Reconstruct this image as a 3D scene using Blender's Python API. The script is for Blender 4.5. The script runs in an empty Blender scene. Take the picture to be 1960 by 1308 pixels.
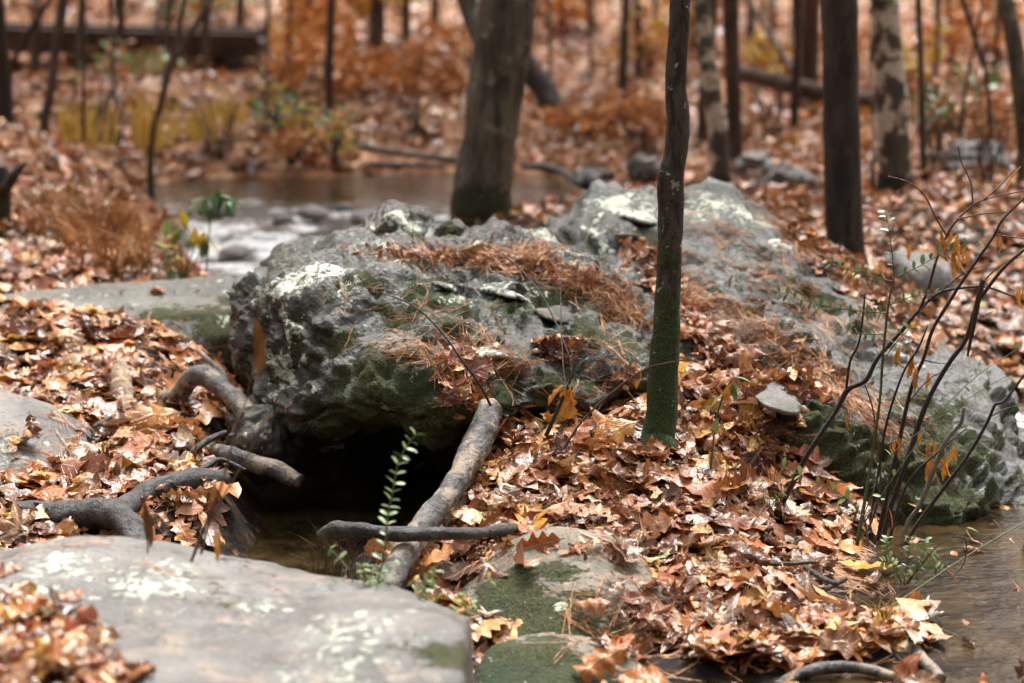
import bpy, math, random
import numpy as np
from mathutils import Vector
from mathutils.bvhtree import BVHTree

random.seed(7)
rng = np.random.default_rng(11)
R = math.radians
scene = bpy.context.scene
COL = scene.collection

# ------------------------------------------------------------------ camera
CAMZ, PITCH, FPX = 1.63, R(11.1), 4610.0
cd = bpy.data.cameras.new('camera')
cam = bpy.data.objects.new('camera', cd)
COL.objects.link(cam)
cam.location = (0, 0, CAMZ)
cam.rotation_euler = (R(90) - PITCH, 0, 0)
cd.sensor_width = 36.0
cd.lens = FPX / 1960.0 * 36.0
cd.clip_end = 400
cd.clip_start = 0.05
cd.dof.use_dof = True
cd.dof.focus_distance = 6.25
cd.dof.aperture_fstop = 2.2
cd.dof.aperture_blades = 0
scene.camera = cam

# ------------------------------------------------------------------ world, sun, exposure (overcast)
SUN_EL, SUN_AZ = 58.0, 15.0          # azimuth measured from +Y (behind the scene) towards +X
w = bpy.data.worlds.new('World')
scene.world = w
w.use_nodes = True
wn, wl = w.node_tree.nodes, w.node_tree.links
sky = wn.new('ShaderNodeTexSky')
sky.sky_type = 'NISHITA'
sky.sun_disc = False
sky.sun_elevation = R(SUN_EL)
sky.sun_rotation = R(SUN_AZ)
sky.dust_density = 4.0
sky.air_density = 1.0
hs = wn.new('ShaderNodeHueSaturation')
hs.inputs['Saturation'].default_value = 0.12     # cloud cover: grey light, not blue
wl.new(sky.outputs[0], hs.inputs['Color'])
wl.new(hs.outputs[0], wn['Background'].inputs['Color'])
wn['Background'].inputs['Strength'].default_value = 0.06
sd = bpy.data.lights.new('sun', 'SUN')
sd.energy = 1.5
sd.angle = R(28)
sd.color = (1.0, 0.96, 0.9)
sun = bpy.data.objects.new('sun', sd)
COL.objects.link(sun)
sdir = Vector((math.sin(R(SUN_AZ)) * math.cos(R(SUN_EL)), math.cos(R(SUN_AZ)) * math.cos(R(SUN_EL)), math.sin(R(SUN_EL))))
sun.rotation_euler = sdir.to_track_quat('Z', 'Y').to_euler()
sun.location = (2, 8, 12)
vs = scene.view_settings
vs.view_transform = 'Standard'
vs.look = 'None'
vs.exposure = 2.65
vs.gamma = 1.0
vs.use_curve_mapping = False
scene.render.engine = 'CYCLES'
scene.cycles.use_denoising = True
scene.cycles.max_bounces = 6
scene.cycles.diffuse_bounces = 3
scene.cycles.glossy_bounces = 3
scene.cycles.transmission_bounces = 4
scene.cycles.transparent_max_bounces = 6
scene.cycles.sample_clamp_indirect = 4.0

# ------------------------------------------------------------------ where things stand
CT, ST = math.cos(PITCH), math.sin(PITCH)

def ray(px, py):
    r, u = (px - 980.0) / FPX, (654.0 - py) / FPX
    return np.array([r, CT + u * ST, -ST + u * CT])

def P(px, py, Y):
    "the place at ground distance Y metres that the photograph shows at px, py"
    d = ray(px, py)
    return d * (Y / d[1]) + np.array([0, 0, CAMZ])

def proj(p):
    p = np.asarray(p, float)
    q = p - np.array([0, 0, CAMZ])
    dep = q[..., 1] * CT - q[..., 2] * ST
    up = q[..., 1] * ST + q[..., 2] * CT
    return 980 + FPX * q[..., 0] / dep, 654 - FPX * up / dep, dep

def wid(wpx, Y):
    return wpx * 0.5 / FPX * Y * 1.02

# ------------------------------------------------------------------ noise
_G = rng.normal(size=(256, 3)); _G /= np.linalg.norm(_G, axis=1)[:, None]
def _h(ix, iy, iz, seed):
    h = (ix.astype(np.uint32) * np.uint32(73856093)) ^ (iy.astype(np.uint32) * np.uint32(19349663)) ^ (iz.astype(np.uint32) * np.uint32(83492791)) ^ np.uint32(seed * 2654435 % 4294967295)
    h ^= h >> np.uint32(13); h *= np.uint32(1274126177); h ^= h >> np.uint32(16)
    return (h & np.uint32(255)).astype(np.int64)
def noise(p, freq=1.0, seed=0):
    q = np.asarray(p, float) * freq + 37.3
    i = np.floor(q).astype(np.int64); f = q - i
    s = f * f * f * (f * (f * 6 - 15) + 10)
    out = 0.0
    for dx in (0, 1):
        wx = s[:, 0] if dx else 1 - s[:, 0]
        for dy in (0, 1):
            wy = s[:, 1] if dy else 1 - s[:, 1]
            for dz in (0, 1):
                wz = s[:, 2] if dz else 1 - s[:, 2]
                g = _G[_h(i[:, 0] + dx, i[:, 1] + dy, i[:, 2] + dz, seed)]
                out = out + wx * wy * wz * (g[:, 0] * (f[:, 0] - dx) + g[:, 1] * (f[:, 1] - dy) + g[:, 2] * (f[:, 2] - dz))
    return out * 1.5
def fbm(p, freq, oct=4, seed=0, gain=0.5):
    a, t, n = 1.0, 0.0, 0.0
    for k in range(oct):
        n = n + a * noise(p, freq * 2.03 ** k, seed + 17 * k); t += a; a *= gain
    return n / t
def ridged(p, freq, oct=3, seed=0):
    a, t, n = 1.0, 0.0, 0.0
    for k in range(oct):
        n = n + a * (1 - 2 * np.abs(noise(p, freq * 2.1 ** k, seed + 31 * k))); t += a; a *= 0.5
    return n / t
def worley(p, freq, seed=0):
    "distance to the nearest feature point, in cells"
    q = np.asarray(p, float) * freq + 51.7
    i = np.floor(q).astype(np.int64); f = q - i
    best = np.full(len(q), 9.0)
    for dx in (-1, 0, 1):
        for dy in (-1, 0, 1):
            for dz in (-1, 0, 1):
                h = _h(i[:, 0] + dx, i[:, 1] + dy, i[:, 2] + dz, seed)
                o = 0.5 + 0.42 * _G[h]
                best = np.minimum(best, (dx + o[:, 0] - f[:, 0]) ** 2 + (dy + o[:, 1] - f[:, 1]) ** 2 + (dz + o[:, 2] - f[:, 2]) ** 2)
    return np.sqrt(best)
def cells(p, freq, seed=0):
    "F1, F2 and a random value per cell"
    q = np.asarray(p, float) * freq + 51.7
    i = np.floor(q).astype(np.int64); f = q - i
    b1 = np.full(len(q), 9.0); b2 = np.full(len(q), 9.0); idv = np.zeros(len(q))
    for dx in (-1, 0, 1):
        for dy in (-1, 0, 1):
            for dz in (-1, 0, 1):
                h = _h(i[:, 0] + dx, i[:, 1] + dy, i[:, 2] + dz, seed)
                o = 0.5 + 0.42 * _G[h]
                d2 = (dx + o[:, 0] - f[:, 0]) ** 2 + (dy + o[:, 1] - f[:, 1]) ** 2 + (dz + o[:, 2] - f[:, 2]) ** 2
                m = d2 < b1
                b2 = np.where(m, b1, np.minimum(b2, d2)); idv = np.where(m, h / 255.0, idv); b1 = np.where(m, d2, b1)
    return np.sqrt(b1), np.sqrt(b2), idv
def sstep(a, b, x):
    t = np.clip((x - a) / (b - a), 0.0, 1.0)
    return t * t * (3 - 2 * t)

# ------------------------------------------------------------------ objects and meshes
def setp(o, label=None, cat=None, group=None, kind=None):
    if label: o['label'] = label
    if cat: o['category'] = cat
    if group: o['group'] = group
    if kind: o['kind'] = kind
    return o

def make_mesh(name, V, F, attrs=None, smooth=True):
    V = np.asarray(V, np.float32); F = np.asarray(F, np.int32)
    k = F.shape[1]
    me = bpy.data.meshes.new(name)
    me.vertices.add(len(V)); me.vertices.foreach_set('co', V.ravel())
    me.loops.add(F.size); me.loops.foreach_set('vertex_index', F.ravel())
    me.polygons.add(len(F)); me.polygons.foreach_set('loop_start', np.arange(0, F.size, k, dtype=np.int32))
    me.update(calc_edges=True)
    me.polygons.foreach_set('use_smooth', np.full(len(F), smooth))
    for n, a in (attrs or {}).items():
        a = np.asarray(a, np.float32)
        if a.ndim == 1:
            me.attributes.new(n, 'FLOAT', 'POINT').data.foreach_set('value', a)
        elif a.shape[1] == 3:
            me.attributes.new(n, 'FLOAT_VECTOR', 'POINT').data.foreach_set('vector', a.ravel())
        else:
            me.attributes.new(n, 'FLOAT_COLOR', 'POINT').data.foreach_set('color', a.ravel())
    me.validate()
    return me

def add(name, me, mat=None, parent=None):
    o = bpy.data.objects.new(name, me)
    COL.objects.link(o)
    if mat is not None and me is not None and not me.materials:
        me.materials.append(mat)
    if parent is not None:
        o.parent = parent
    return o

def empty(name, loc):
    o = bpy.data.objects.new(name, None)
    o.empty_display_size = 0.05
    o.location = tuple(float(v) for v in loc)
    COL.objects.link(o)
    return o

def part(name, V, F, mat, root, attrs=None, smooth=True):
    "mesh given in world coordinates, stored relative to its root"
    if root is not None:
        base = np.array(root.location)
        if root.parent is not None: base = base + np.array(root.parent.location)
    else:
        base = np.mean(np.asarray(V), axis=0)
    o = add(name, make_mesh(name, np.asarray(V) - base, F, attrs, smooth), mat, root)
    if root is None: o.location = tuple(base)
    return o

def spline(pts, n):
    "Catmull-Rom through pts (any width), n samples"
    p = np.asarray(pts, float)
    if len(p) == 2:
        t = np.linspace(0, 1, n)[:, None]; return p[0] * (1 - t) + p[1] * t
    p = np.vstack([2 * p[0] - p[1], p, 2 * p[-1] - p[-2]])
    m = len(p) - 3
    t = np.linspace(0, m - 1e-9, n); i = t.astype(int); f = (t - i)[:, None]
    a, b, c, d = p[i], p[i + 1], p[i + 2], p[i + 3]
    return 0.5 * (2 * b + (c - a) * f + (2 * a - 5 * b + 4 * c - d) * f ** 2 + (3 * b - a - 3 * c + d) * f ** 3)

def tube(pts, rad, n=None, sides=8, rough=0.0, rfreq=8.0, seed=0, cap=True, furrow=0.0):
    "tapered, slightly uneven limb through pts with radius per point; returns V, F(tris), t along, centre line"
    pr = spline(np.column_stack([np.asarray(pts, float), np.asarray(rad, float)]), n or max(4, 5 * len(pts)))
    c, r = pr[:, :3], np.maximum(pr[:, 3], 1e-4)
    t = np.gradient(c, axis=0); t /= np.linalg.norm(t, axis=1)[:, None] + 1e-12
    ref = np.array([0.3, 1.0, 0.05]) if abs(t[:, 1]).mean() < 0.8 else np.array([1.0, 0.1, 0.2])
    u = np.cross(t, ref); u /= np.linalg.norm(u, axis=1)[:, None]
    v = np.cross(t, u)
    a = np.linspace(0, 2 * np.pi, sides, endpoint=False)
    ring = np.cos(a)[None, :, None] * u[:, None, :] + np.sin(a)[None, :, None] * v[:, None, :]
    V = (c[:, None, :] + ring * r[:, None, None]).reshape(-1, 3)
    if rough > 0:
        d = fbm(V, rfreq, 3, seed) * rough
        if furrow > 0:
            ang = np.tile(a, len(c)); along = np.repeat(np.cumsum(np.r_[0, np.linalg.norm(np.diff(c, axis=0), axis=1)]), sides)
            q = np.column_stack([np.cos(ang) * 6, np.sin(ang) * 6, along * 6 / 0.25 * 0.25])
            d = d + furrow * ridged(q, 1.0, 2, seed + 5)
        V = V + ring.reshape(-1, 3) * (d * np.repeat(r, sides))[:, None]
    m = len(c)
    i = np.arange(m - 1)[:, None] * sides; j = np.arange(sides)[None, :]; k = (j + 1) % sides
    q = np.stack([i + j, i + k, i + sides + k, i + sides + j], -1).reshape(-1, 4)
    F = np.vstack([q[:, [0, 1, 2]], q[:, [0, 2, 3]]])
    if cap:
        n0 = len(V)
        V = np.vstack([V, c[0], c[-1]])
        j = np.arange(sides); k = (j + 1) % sides; e = (m - 1) * sides
        F = np.vstack([F, np.column_stack([k, j, np.full(sides, n0)]), np.column_stack([e + j, e + k, np.full(sides, n0 + 1)])])
    return V, F

# ------------------------------------------------------------------ materials
class NT:
    def __init__(s, name):
        s.m = bpy.data.materials.new(name); s.m.use_nodes = True
        s.t = s.m.node_tree; s.b = s.t.nodes['Principled BSDF']; s.out = s.t.nodes['Material Output']
    def n(s, typ, ins=None, **kw):
        nd = s.t.nodes.new('ShaderNode' + typ)
        for k, v in kw.items(): setattr(nd, k, v)
        for k, v in (ins or {}).items():
            s.put(nd.inputs[k], v)
        return nd
    def put(s, sock, v):
        if hasattr(v, 'is_output'): s.t.links.new(v, sock)
        elif hasattr(v, 'outputs'): s.t.links.new(v.outputs[0], sock)
        else: sock.default_value = v
    def math(s, op, a, b=None, c=None, clamp=False):
        nd = s.n('Math', operation=op, use_clamp=clamp)
        for i, v in enumerate((a, b, c)):
            if v is not None: s.put(nd.inputs[i], v)
        return nd.outputs[0]
    def mix(s, f, a, b, mode='MIX'):
        nd = s.n('Mix', data_type='RGBA', blend_type=mode)
        s.put(nd.inputs[0], f); s.put(nd.inputs[6], c4(a)); s.put(nd.inputs[7], c4(b))
        return nd.outputs[2]
    def pos(s):
        return s.n('NewGeometry').outputs['Position']
    def noise(s, vec, scale, detail=4, rough=0.55, dist=0.0):
        return s.n('TexNoise', {'Vector': vec, 'Scale': scale, 'Detail': detail, 'Roughness': rough, 'Distortion': dist}).outputs[0]
    def vor(s, vec, scale, feature='F1', out=0):
        return s.n('TexVoronoi', {'Vector': vec, 'Scale': scale}, feature=feature).outputs[out]
    def ramp(s, f, a, b):
        return s.n('MapRange', {'Value': f, 'From Min': a, 'From Max': b}, interpolation_type='SMOOTHSTEP').outputs[0]
    def attr(s, name):
        return s.n('Attribute', attribute_name=name)
    def bump(s, h, strength=0.5, dist=0.01, nrm=None):
        nd = s.n('Bump', {'Height': h, 'Strength': strength, 'Distance': dist})
        if nrm is not None: s.put(nd.inputs['Normal'], nrm)
        s.t.links.new(nd.outputs[0], s.b.inputs['Normal'])
        return nd.outputs[0]
    def set(s, **kw):
        for k, v in kw.items():
            s.put(s.b.inputs[k.replace('_', ' ')], v)
        return s
def c4(c):
    return (*c, 1.0) if isinstance(c, tuple) and len(c) == 3 else c

def rock_material(name, lich_v=1.0, grey=(0.10, 0.10, 0.096), tan=(0.25, 0.195, 0.145), dark=(0.03, 0.024, 0.018), tan_amt=0.55, seed=0.0):
    s = NT(name); p = s.pos()
    p = s.n('VectorMath', {0: p, 1: (seed, seed * 0.7, seed * 1.3)}, operation='ADD').outputs[0]
    big, mid, fin = s.noise(p, 3.0, 5, 0.6), s.noise(p, 11.0, 6, 0.65, 0.4), s.noise(p, 70.0, 5, 0.65)
    grit = s.noise(p, 260.0, 3, 0.6)
    c = s.mix(s.ramp(big, 0.35, 0.68), tuple(v * 0.62 for v in grey), tuple(v * 1.35 for v in grey))
    c = s.mix(s.math('MULTIPLY', s.ramp(mid, 0.52, 0.66), tan_amt), c, tan)
    c = s.mix(s.math('MULTIPLY', s.ramp(fin, 0.54, 0.68), 0.6), c, tuple(v * 0.3 for v in grey))
    stain = s.noise(p, 6.5, 6, 0.7, 0.8)
    c = s.mix(s.math('MULTIPLY', s.ramp(stain, 0.5, 0.64), 0.7), c, (grey[0] * 0.28, grey[1] * 0.30, grey[2] * 0.25))
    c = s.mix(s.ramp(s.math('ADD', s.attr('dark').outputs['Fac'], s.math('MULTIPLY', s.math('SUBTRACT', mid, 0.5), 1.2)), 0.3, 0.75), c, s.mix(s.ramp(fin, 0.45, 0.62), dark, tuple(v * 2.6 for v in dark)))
    c = s.mix(s.ramp(s.math('ADD', s.attr('tan').outputs['Fac'], s.math('MULTIPLY', s.math('SUBTRACT', mid, 0.5), 1.5)), 0.35, 0.75), c, s.mix(fin, tuple(v * 0.8 for v in tan), tuple(v * 1.5 for v in tan)))
    mossn = s.math('ADD', s.math('MULTIPLY', s.math('SUBTRACT', mid, 0.5), 2.0), s.math('MULTIPLY', s.math('SUBTRACT', fin, 0.5), 1.1))
    mm = s.ramp(s.math('ADD', s.attr('moss').outputs['Fac'], mossn), 0.40, 0.58)
    mc = s.mix(s.ramp(s.noise(p, 120.0, 4, 0.7), 0.35, 0.68), (0.014, 0.018, 0.006), (0.085, 0.092, 0.026))
    mc = s.mix(s.ramp(big, 0.45, 0.7), mc, s.mix(grit, (0.022, 0.034, 0.018), (0.075, 0.11, 0.06)))
    c = s.mix(mm, c, mc)
    lich = s.noise(p, 26.0, 6, 0.72, 0.8)
    ln = s.math('ADD', s.math('MULTIPLY', s.math('SUBTRACT', lich, 0.5), 3.2), s.math('MULTIPLY', s.math('SUBTRACT', fin, 0.5), 0.8))
    lm = s.ramp(s.math('ADD', s.attr('lichen').outputs['Fac'], ln), 0.55, 0.66)
    spots = s.math('MULTIPLY', s.ramp(s.vor(s.n('VectorMath', {0: p, 1: s.n('VectorMath', {0: s.n('TexNoise', {'Vector': p, 'Scale': 30.0}).outputs[1], 'Scale': 0.03}, operation='SCALE').outputs[0]}, operation='ADD').outputs[0], 17.0), 0.26, 0.2), s.ramp(s.noise(p, 4.1, 2), 0.55, 0.62))
    lm = s.math('MAXIMUM', lm, s.math('MULTIPLY', spots, s.ramp(s.attr('lichen').outputs['Fac'], 0.04, 0.3)))
    lc = s.mix(s.ramp(grit, 0.35, 0.65), tuple(lich_v * q for q in (0.42, 0.46, 0.37)), tuple(lich_v * q for q in (0.74, 0.78, 0.66)))
    c = s.mix(lm, c, lc)
    s.set(Base_Color=c, Roughness=s.n('MapRange', {'Value': s.math('MAXIMUM', mm, lm), 'To Min': 0.38, 'To Max': 0.92}).outputs[0])
    s.b.inputs['Specular IOR Level'].default_value = 0.42
    h = s.math('ADD', s.math('MULTIPLY', fin, 0.5), s.math('MULTIPLY', mid, 1.4))
    h = s.math('ADD', h, s.math('MULTIPLY', grit, 0.12))
    h = s.math('ADD', h, s.math('MULTIPLY', s.math('MULTIPLY', mm, s.noise(p, 170.0, 3, 0.7)), 0.7))
    h = s.math('ADD', h, s.math('MULTIPLY', lm, 0.12))
    s.bump(h, 0.75, 0.02)
    return s.m

def bark_material(name, a, b, moss=(0.035, 0.055, 0.010), patch=None, patch_amt=0.5, lichen=0.0, stretch=0.25, scale=14.0, rough=0.8):
    s = NT(name)
    tc = s.n('TexCoord').outputs['Object']
    p = s.n('Mapping', {'Vector': tc, 'Scale': (1, 1, stretch)}).outputs[0]
    n1, n2 = s.noise(p, scale, 6, 0.7, 0.6), s.noise(p, scale * 4.5, 4, 0.7)
    iso = s.noise(tc, scale * 0.55, 5, 0.65)
    c = s.mix(s.ramp(n1, 0.36, 0.66), a, b)
    c = s.mix(s.math('MULTIPLY', s.ramp(n2, 0.5, 0.68), 0.5), c, tuple(v * 0.4 for v in a))
    if patch:
        c = s.mix(s.ramp(s.math('ADD', iso, s.math('MULTIPLY', s.math('SUBTRACT', n2, 0.5), 0.25)), 0.62 - 0.2 * patch_amt, 0.66 - 0.2 * patch_amt), c, patch)
    mm = s.ramp(s.math('ADD', s.attr('moss').outputs['Fac'], s.math('MULTIPLY', s.math('SUBTRACT', s.noise(tc, 22.0, 5, 0.7), 0.5), 1.6)), 0.4, 0.62)
    fuzz = s.noise(tc, 190.0, 4, 0.7)
    c = s.mix(mm, c, s.mix(s.ramp(fuzz, 0.35, 0.68), tuple(v * 0.25 for v in moss), tuple(v * 1.5 for v in moss)))
    if lichen > 0:
        lm = s.ramp(s.noise(tc, 21.0, 5, 0.75, 0.5), 0.70 - 0.1 * lichen, 0.72 - 0.1 * lichen)
        c = s.mix(lm, c, (0.33, 0.40, 0.31))
    s.set(Base_Color=c, Roughness=rough)
    h = s.math('ADD', s.math('ADD', n1, s.math('MULTIPLY', n2, 0.35)), s.math('MULTIPLY', s.math('MULTIPLY', mm, fuzz), 0.8))
    s.bump(h, 0.9, 0.016)
    return s.m

def leaf_material(name, source):
    "wet fallen leaf: pale midrib and side veins, blotches; colour from the leaf itself"
    s = NT(name)
    uv = s.attr('leaf_uv').outputs['Vector']
    xyz = s.n('SeparateXYZ', {'Vector': uv})
    u, v = xyz.outputs[0], s.math('ABSOLUTE', xyz.outputs[1])
    col = s.attr('tint').outputs['Color'] if source == 'attr' else s.n('ObjectInfo').outputs['Color']
    tc = s.pos()
    n1, n2 = s.noise(tc, 38.0, 4, 0.6), s.noise(tc, 150.0, 3, 0.6)
    c = s.mix(s.math('MULTIPLY', s.ramp(n1, 0.42, 0.7), 0.75), col, s.mix(1.0, col, (0.42, 0.34, 0.30), 'MULTIPLY'))
    c = s.mix(s.math('MULTIPLY', s.ramp(n2, 0.6, 0.7), 0.55), c, (0.03, 0.016, 0.01))
    rib = s.math('SUBTRACT', 1.0, s.ramp(v, 0.025, 0.07))
    side = s.ramp(s.math('SINE', s.math('MULTIPLY', s.math('SUBTRACT', u, s.math('MULTIPLY', v, 0.35)), 46.0)), 0.82, 0.99)
    vein = s.math('MAXIMUM', s.math('MULTIPLY', rib, 0.8), s.math('MULTIPLY', side, 0.35))
    c = s.mix(vein, c, s.mix(0.45, col, (0.5, 0.36, 0.22)))
    back = s.n('NewGeometry').outputs['Backfacing']
    c = s.mix(s.math('MULTIPLY', back, 0.22), c, (0.36, 0.22, 0.13))
    s.set(Base_Color=c, Roughness=s.n('MapRange', {'Value': n1, 'From Min': 0.3, 'From Max': 0.7, 'To Min': 0.14, 'To Max': 0.38}).outputs[0])
    s.b.inputs['Specular IOR Level'].default_value = 0.55
    h = s.math('ADD', s.math('MULTIPLY', s.math('MAXIMUM', rib, side), 0.6), s.math('ADD', s.math('MULTIPLY', n1, 1.6), s.math('MULTIPLY', n2, 0.5)))
    s.bump(h, 0.55, 0.004)
    tr = s.n('BsdfTranslucent', {'Color': c})
    mx = s.n('MixShader', {0: 0.16})
    s.t.links.new(s.b.outputs[0], mx.inputs[1]); s.t.links.new(tr.outputs[0], mx.inputs[2])
    s.t.links.new(mx.outputs[0], s.out.inputs['Surface'])
    return s.m

def plain(name, a, b, scale=30.0, rough=0.6, spec=0.4, trans=0.0):
    s = NT(name); p = s.pos()
    c = s.mix(s.ramp(s.noise(p, scale, 4, 0.6), 0.35, 0.65), a, b)
    s.set(Base_Color=c, Roughness=rough)
    s.b.inputs['Specular IOR Level'].default_value = spec
    if trans:
        tr = s.n('BsdfTranslucent', {'Color': c}); mx = s.n('MixShader', {0: trans})
        s.t.links.new(s.b.outputs[0], mx.inputs[1]); s.t.links.new(tr.outputs[0], mx.inputs[2])
        s.t.links.new(mx.outputs[0], s.out.inputs['Surface'])
    return s.m

M = {}
M['boulder'] = rock_material('lichen_sandstone', grey=(0.060, 0.063, 0.052), tan=(0.21, 0.155, 0.108), tan_amt=0.9)
M['slab'] = rock_material('grey_sandstone', grey=(0.082, 0.086, 0.078), tan=(0.19, 0.15, 0.115), tan_amt=0.4, seed=3.1)
M['pale'] = rock_material('pale_sandstone', 0.72, grey=(0.155, 0.147, 0.138), tan=(0.30, 0.215, 0.16), tan_amt=0.6, seed=7.7)
M['greenrock'] = rock_material('green_grey_sandstone', 0.8, grey=(0.12, 0.12, 0.095), tan=(0.20, 0.165, 0.115), tan_amt=0.5, seed=5.5)
M['tanrock'] = rock_material('buff_sandstone', grey=(0.20, 0.17, 0.125), tan=(0.29, 0.235, 0.16), tan_amt=0.6, seed=12.3)
M['sapbark'] = bark_material('dark_sapling_bark', (0.014, 0.011, 0.009), (0.085, 0.068, 0.052), moss=(0.036, 0.070, 0.006), lichen=0.75, scale=45.0)
M['greybark'] = bark_material('grey_bark', (0.034, 0.031, 0.021), (0.135, 0.122, 0.086), moss=(0.03, 0.036, 0.008), patch=(0.20, 0.17, 0.14), patch_amt=0.1)
M['darkbark'] = bark_material('dark_bark', (0.012, 0.009, 0.007), (0.06, 0.042, 0.028), moss=(0.026, 0.028, 0.009))
M['redbark'] = bark_material('red_brown_bark', (0.04, 0.022, 0.016), (0.10, 0.06, 0.045))
M['whitebark'] = bark_material('mottled_white_bark', (0.05, 0.042, 0.03), (0.11, 0.095, 0.07), patch=(0.50, 0.45, 0.36), patch_amt=0.62, scale=11.0, stretch=0.5, moss=(0.03, 0.035, 0.012))
M['thinbark'] = bark_material('brown_stem_bark', (0.04, 0.028, 0.02), (0.12, 0.09, 0.065))
M['log'] = bark_material('wet_grey_log', (0.022, 0.02, 0.02), (0.17, 0.155, 0.14), patch=(0.28, 0.215, 0.15), patch_amt=0.5, scale=22.0, stretch=1.0, rough=0.45, moss=(0.03, 0.04, 0.012))
M['darklog'] = bark_material('wet_dark_log', (0.018, 0.017, 0.018), (0.085, 0.08, 0.078), scale=30.0, stretch=1.0, rough=0.42, moss=(0.025, 0.035, 0.01))
M['barkpiece'] = bark_material('peeling_tan_bark', (0.16, 0.11, 0.07), (0.42, 0.31, 0.2), scale=26.0, stretch=1.0)
M['twig'] = bark_material('dark_twig_bark', (0.014, 0.009, 0.008), (0.05, 0.032, 0.026), scale=60.0, rough=0.5)
M['redtwig'] = bark_material('red_brown_twig_bark', (0.06, 0.022, 0.014), (0.14, 0.06, 0.035), scale=60.0, rough=0.5)
M['greystem'] = bark_material('pale_grey_stem', (0.11, 0.10, 0.09), (0.28, 0.26, 0.23), scale=50.0)
M['greenstem'] = plain('green_stem', (0.05, 0.07, 0.02), (0.10, 0.11, 0.04), 60.0)
M['privet'] = plain('green_privet_leaf', (0.05, 0.12, 0.035), (0.12, 0.24, 0.08), 40.0, 0.32, 0.6, 0.2)
M['palegreen'] = plain('pale_green_leaf', (0.16, 0.26, 0.07), (0.26, 0.36, 0.12), 40.0, 0.35, 0.5, 0.2)
M['yellowleaf'] = plain('yellow_leaf', (0.45, 0.28, 0.03), (0.62, 0.42, 0.06), 40.0, 0.45, 0.4, 0.25)
M['dryleaf'] = plain('dry_orange_leaf', (0.34, 0.12, 0.015), (0.55, 0.24, 0.04), 50.0, 0.45, 0.4, 0.25)
M['pinkleaf'] = plain('pink_red_leaf', (0.42, 0.09, 0.05), (0.55, 0.18, 0.10), 50.0, 0.4, 0.4, 0.2)
M['deadleaf'] = plain('dark_dead_leaf', (0.07, 0.03, 0.008), (0.17, 0.075, 0.016), 30.0, 0.5, 0.35, 0.15)
M['brownleaf'] = plain('russet_shrub_leaf', (0.20, 0.075, 0.025), (0.46, 0.19, 0.06), 5.0, 0.55, 0.3, 0.25)
M['orangeleaf'] = plain('orange_beech_leaf', (0.40, 0.14, 0.025), (0.62, 0.26, 0.06), 5.0, 0.5, 0.3, 0.25)
M['needle'] = plain('pine_needle', (0.20, 0.065, 0.022), (0.56, 0.27, 0.10), 55.0, 0.5, 0.35)
M['drygrass'] = plain('dry_grass', (0.50, 0.32, 0.06), (0.72, 0.50, 0.13), 6.0, 0.6, 0.3, 0.2)
M['fern'] = plain('dead_fern', (0.17, 0.065, 0.02), (0.42, 0.19, 0.06), 6.0, 0.6, 0.3, 0.15)
M['root'] = plain('hair_root', (0.035, 0.02, 0.012), (0.12, 0.07, 0.04), 20.0, 0.8)
M['wood'] = bark_material('dark_bridge_timber', (0.016, 0.010, 0.007), (0.065, 0.036, 0.022), scale=5.0, stretch=1.0)
M['leafattr'] = leaf_material('wet_leaf_litter', 'attr')
M['leafobj'] = leaf_material('wet_fallen_leaf', 'object')

# ------------------------------------------------------------------ terrain
GP = [  # (px, py, distance): where the photograph shows the ground
 # mound between the boulders
 (1265,885,6.25),(1100,840,6.32),(960,815,6.4),(1000,1000,5.95),(1150,960,6.05),(1300,1000,5.95),(1400,940,6.1),
 (1000,1290,5.2),(1150,1300,5.17),(1300,1300,5.15),(1500,1300,5.15),(1650,1300,5.2),(1350,1130,5.6),(1500,1150,5.55),
 (1250,710,6.78),(1295,640,7.05),(1255,570,7.3),(1240,495,7.6),(1400,735,6.78),(1500,770,6.66),(1490,850,6.5),(1430,830,6.45),(1540,790,6.66),
 (1700,1110,5.84),(1740,1175,5.6),(1790,1230,5.4),(1835,1290,5.2),(1490,965,6.28),(1600,1065,6.1),(1680,1120,5.92),(1480,1050,6.0),(1560,1150,5.7),(1720,1220,5.62),
 # soil bank right of the dark pool
 (890,960,6.03),(650,1100,5.9),(800,1110,5.65),(900,1100,5.65),(820,1180,5.4),(950,1210,5.3),(700,1140,5.7),
 # left bank
 (420,945,6.25),(330,950,6.15),(230,965,6.1),(60,970,6.12),(-150,960,6.2),(250,880,6.45),(100,900,6.4),(250,800,6.8),(400,790,6.95),(380,860,6.55),(100,700,7.2),(-150,700,7.2),(290,630,7.66),(150,612,7.72),(30,608,7.72),(400,700,7.4),
 (100,500,8.8),(330,510,8.9),(-100,500,8.8),(100,400,10.2),(230,440,9.8),(50,250,12.0),(-200,260,12.2),(200,300,11.6),(230,370,10.9),(130,330,11.2),
 # far banks and the ground behind
 (300,345,12.7),(450,335,12.9),(620,330,12.9),(450,260,13.4),(650,240,13.6),(250,250,13.2),(750,290,13.3),(850,280,13.4),(1000,300,13.2),(1150,320,12.8),
 (1060,430,10.0),(1010,400,10.6),(925,428,10.4),(860,440,10.2),(1150,385,11.2),(1230,350,12.0),(1320,380,11.2),(1450,345,11.6),(1550,370,11.2),(1710,365,11.0),(1850,340,11.3),(1960,330,11.3),
 (1620,508,8.6),(1540,430,9.6),(1700,480,9.0),(1800,500,9.3),(1800,600,8.7),(1950,500,9.3),(1930,620,8.6),(1880,690,8.3),(2050,680,8.4),(1780,640,8.2),
]
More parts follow.
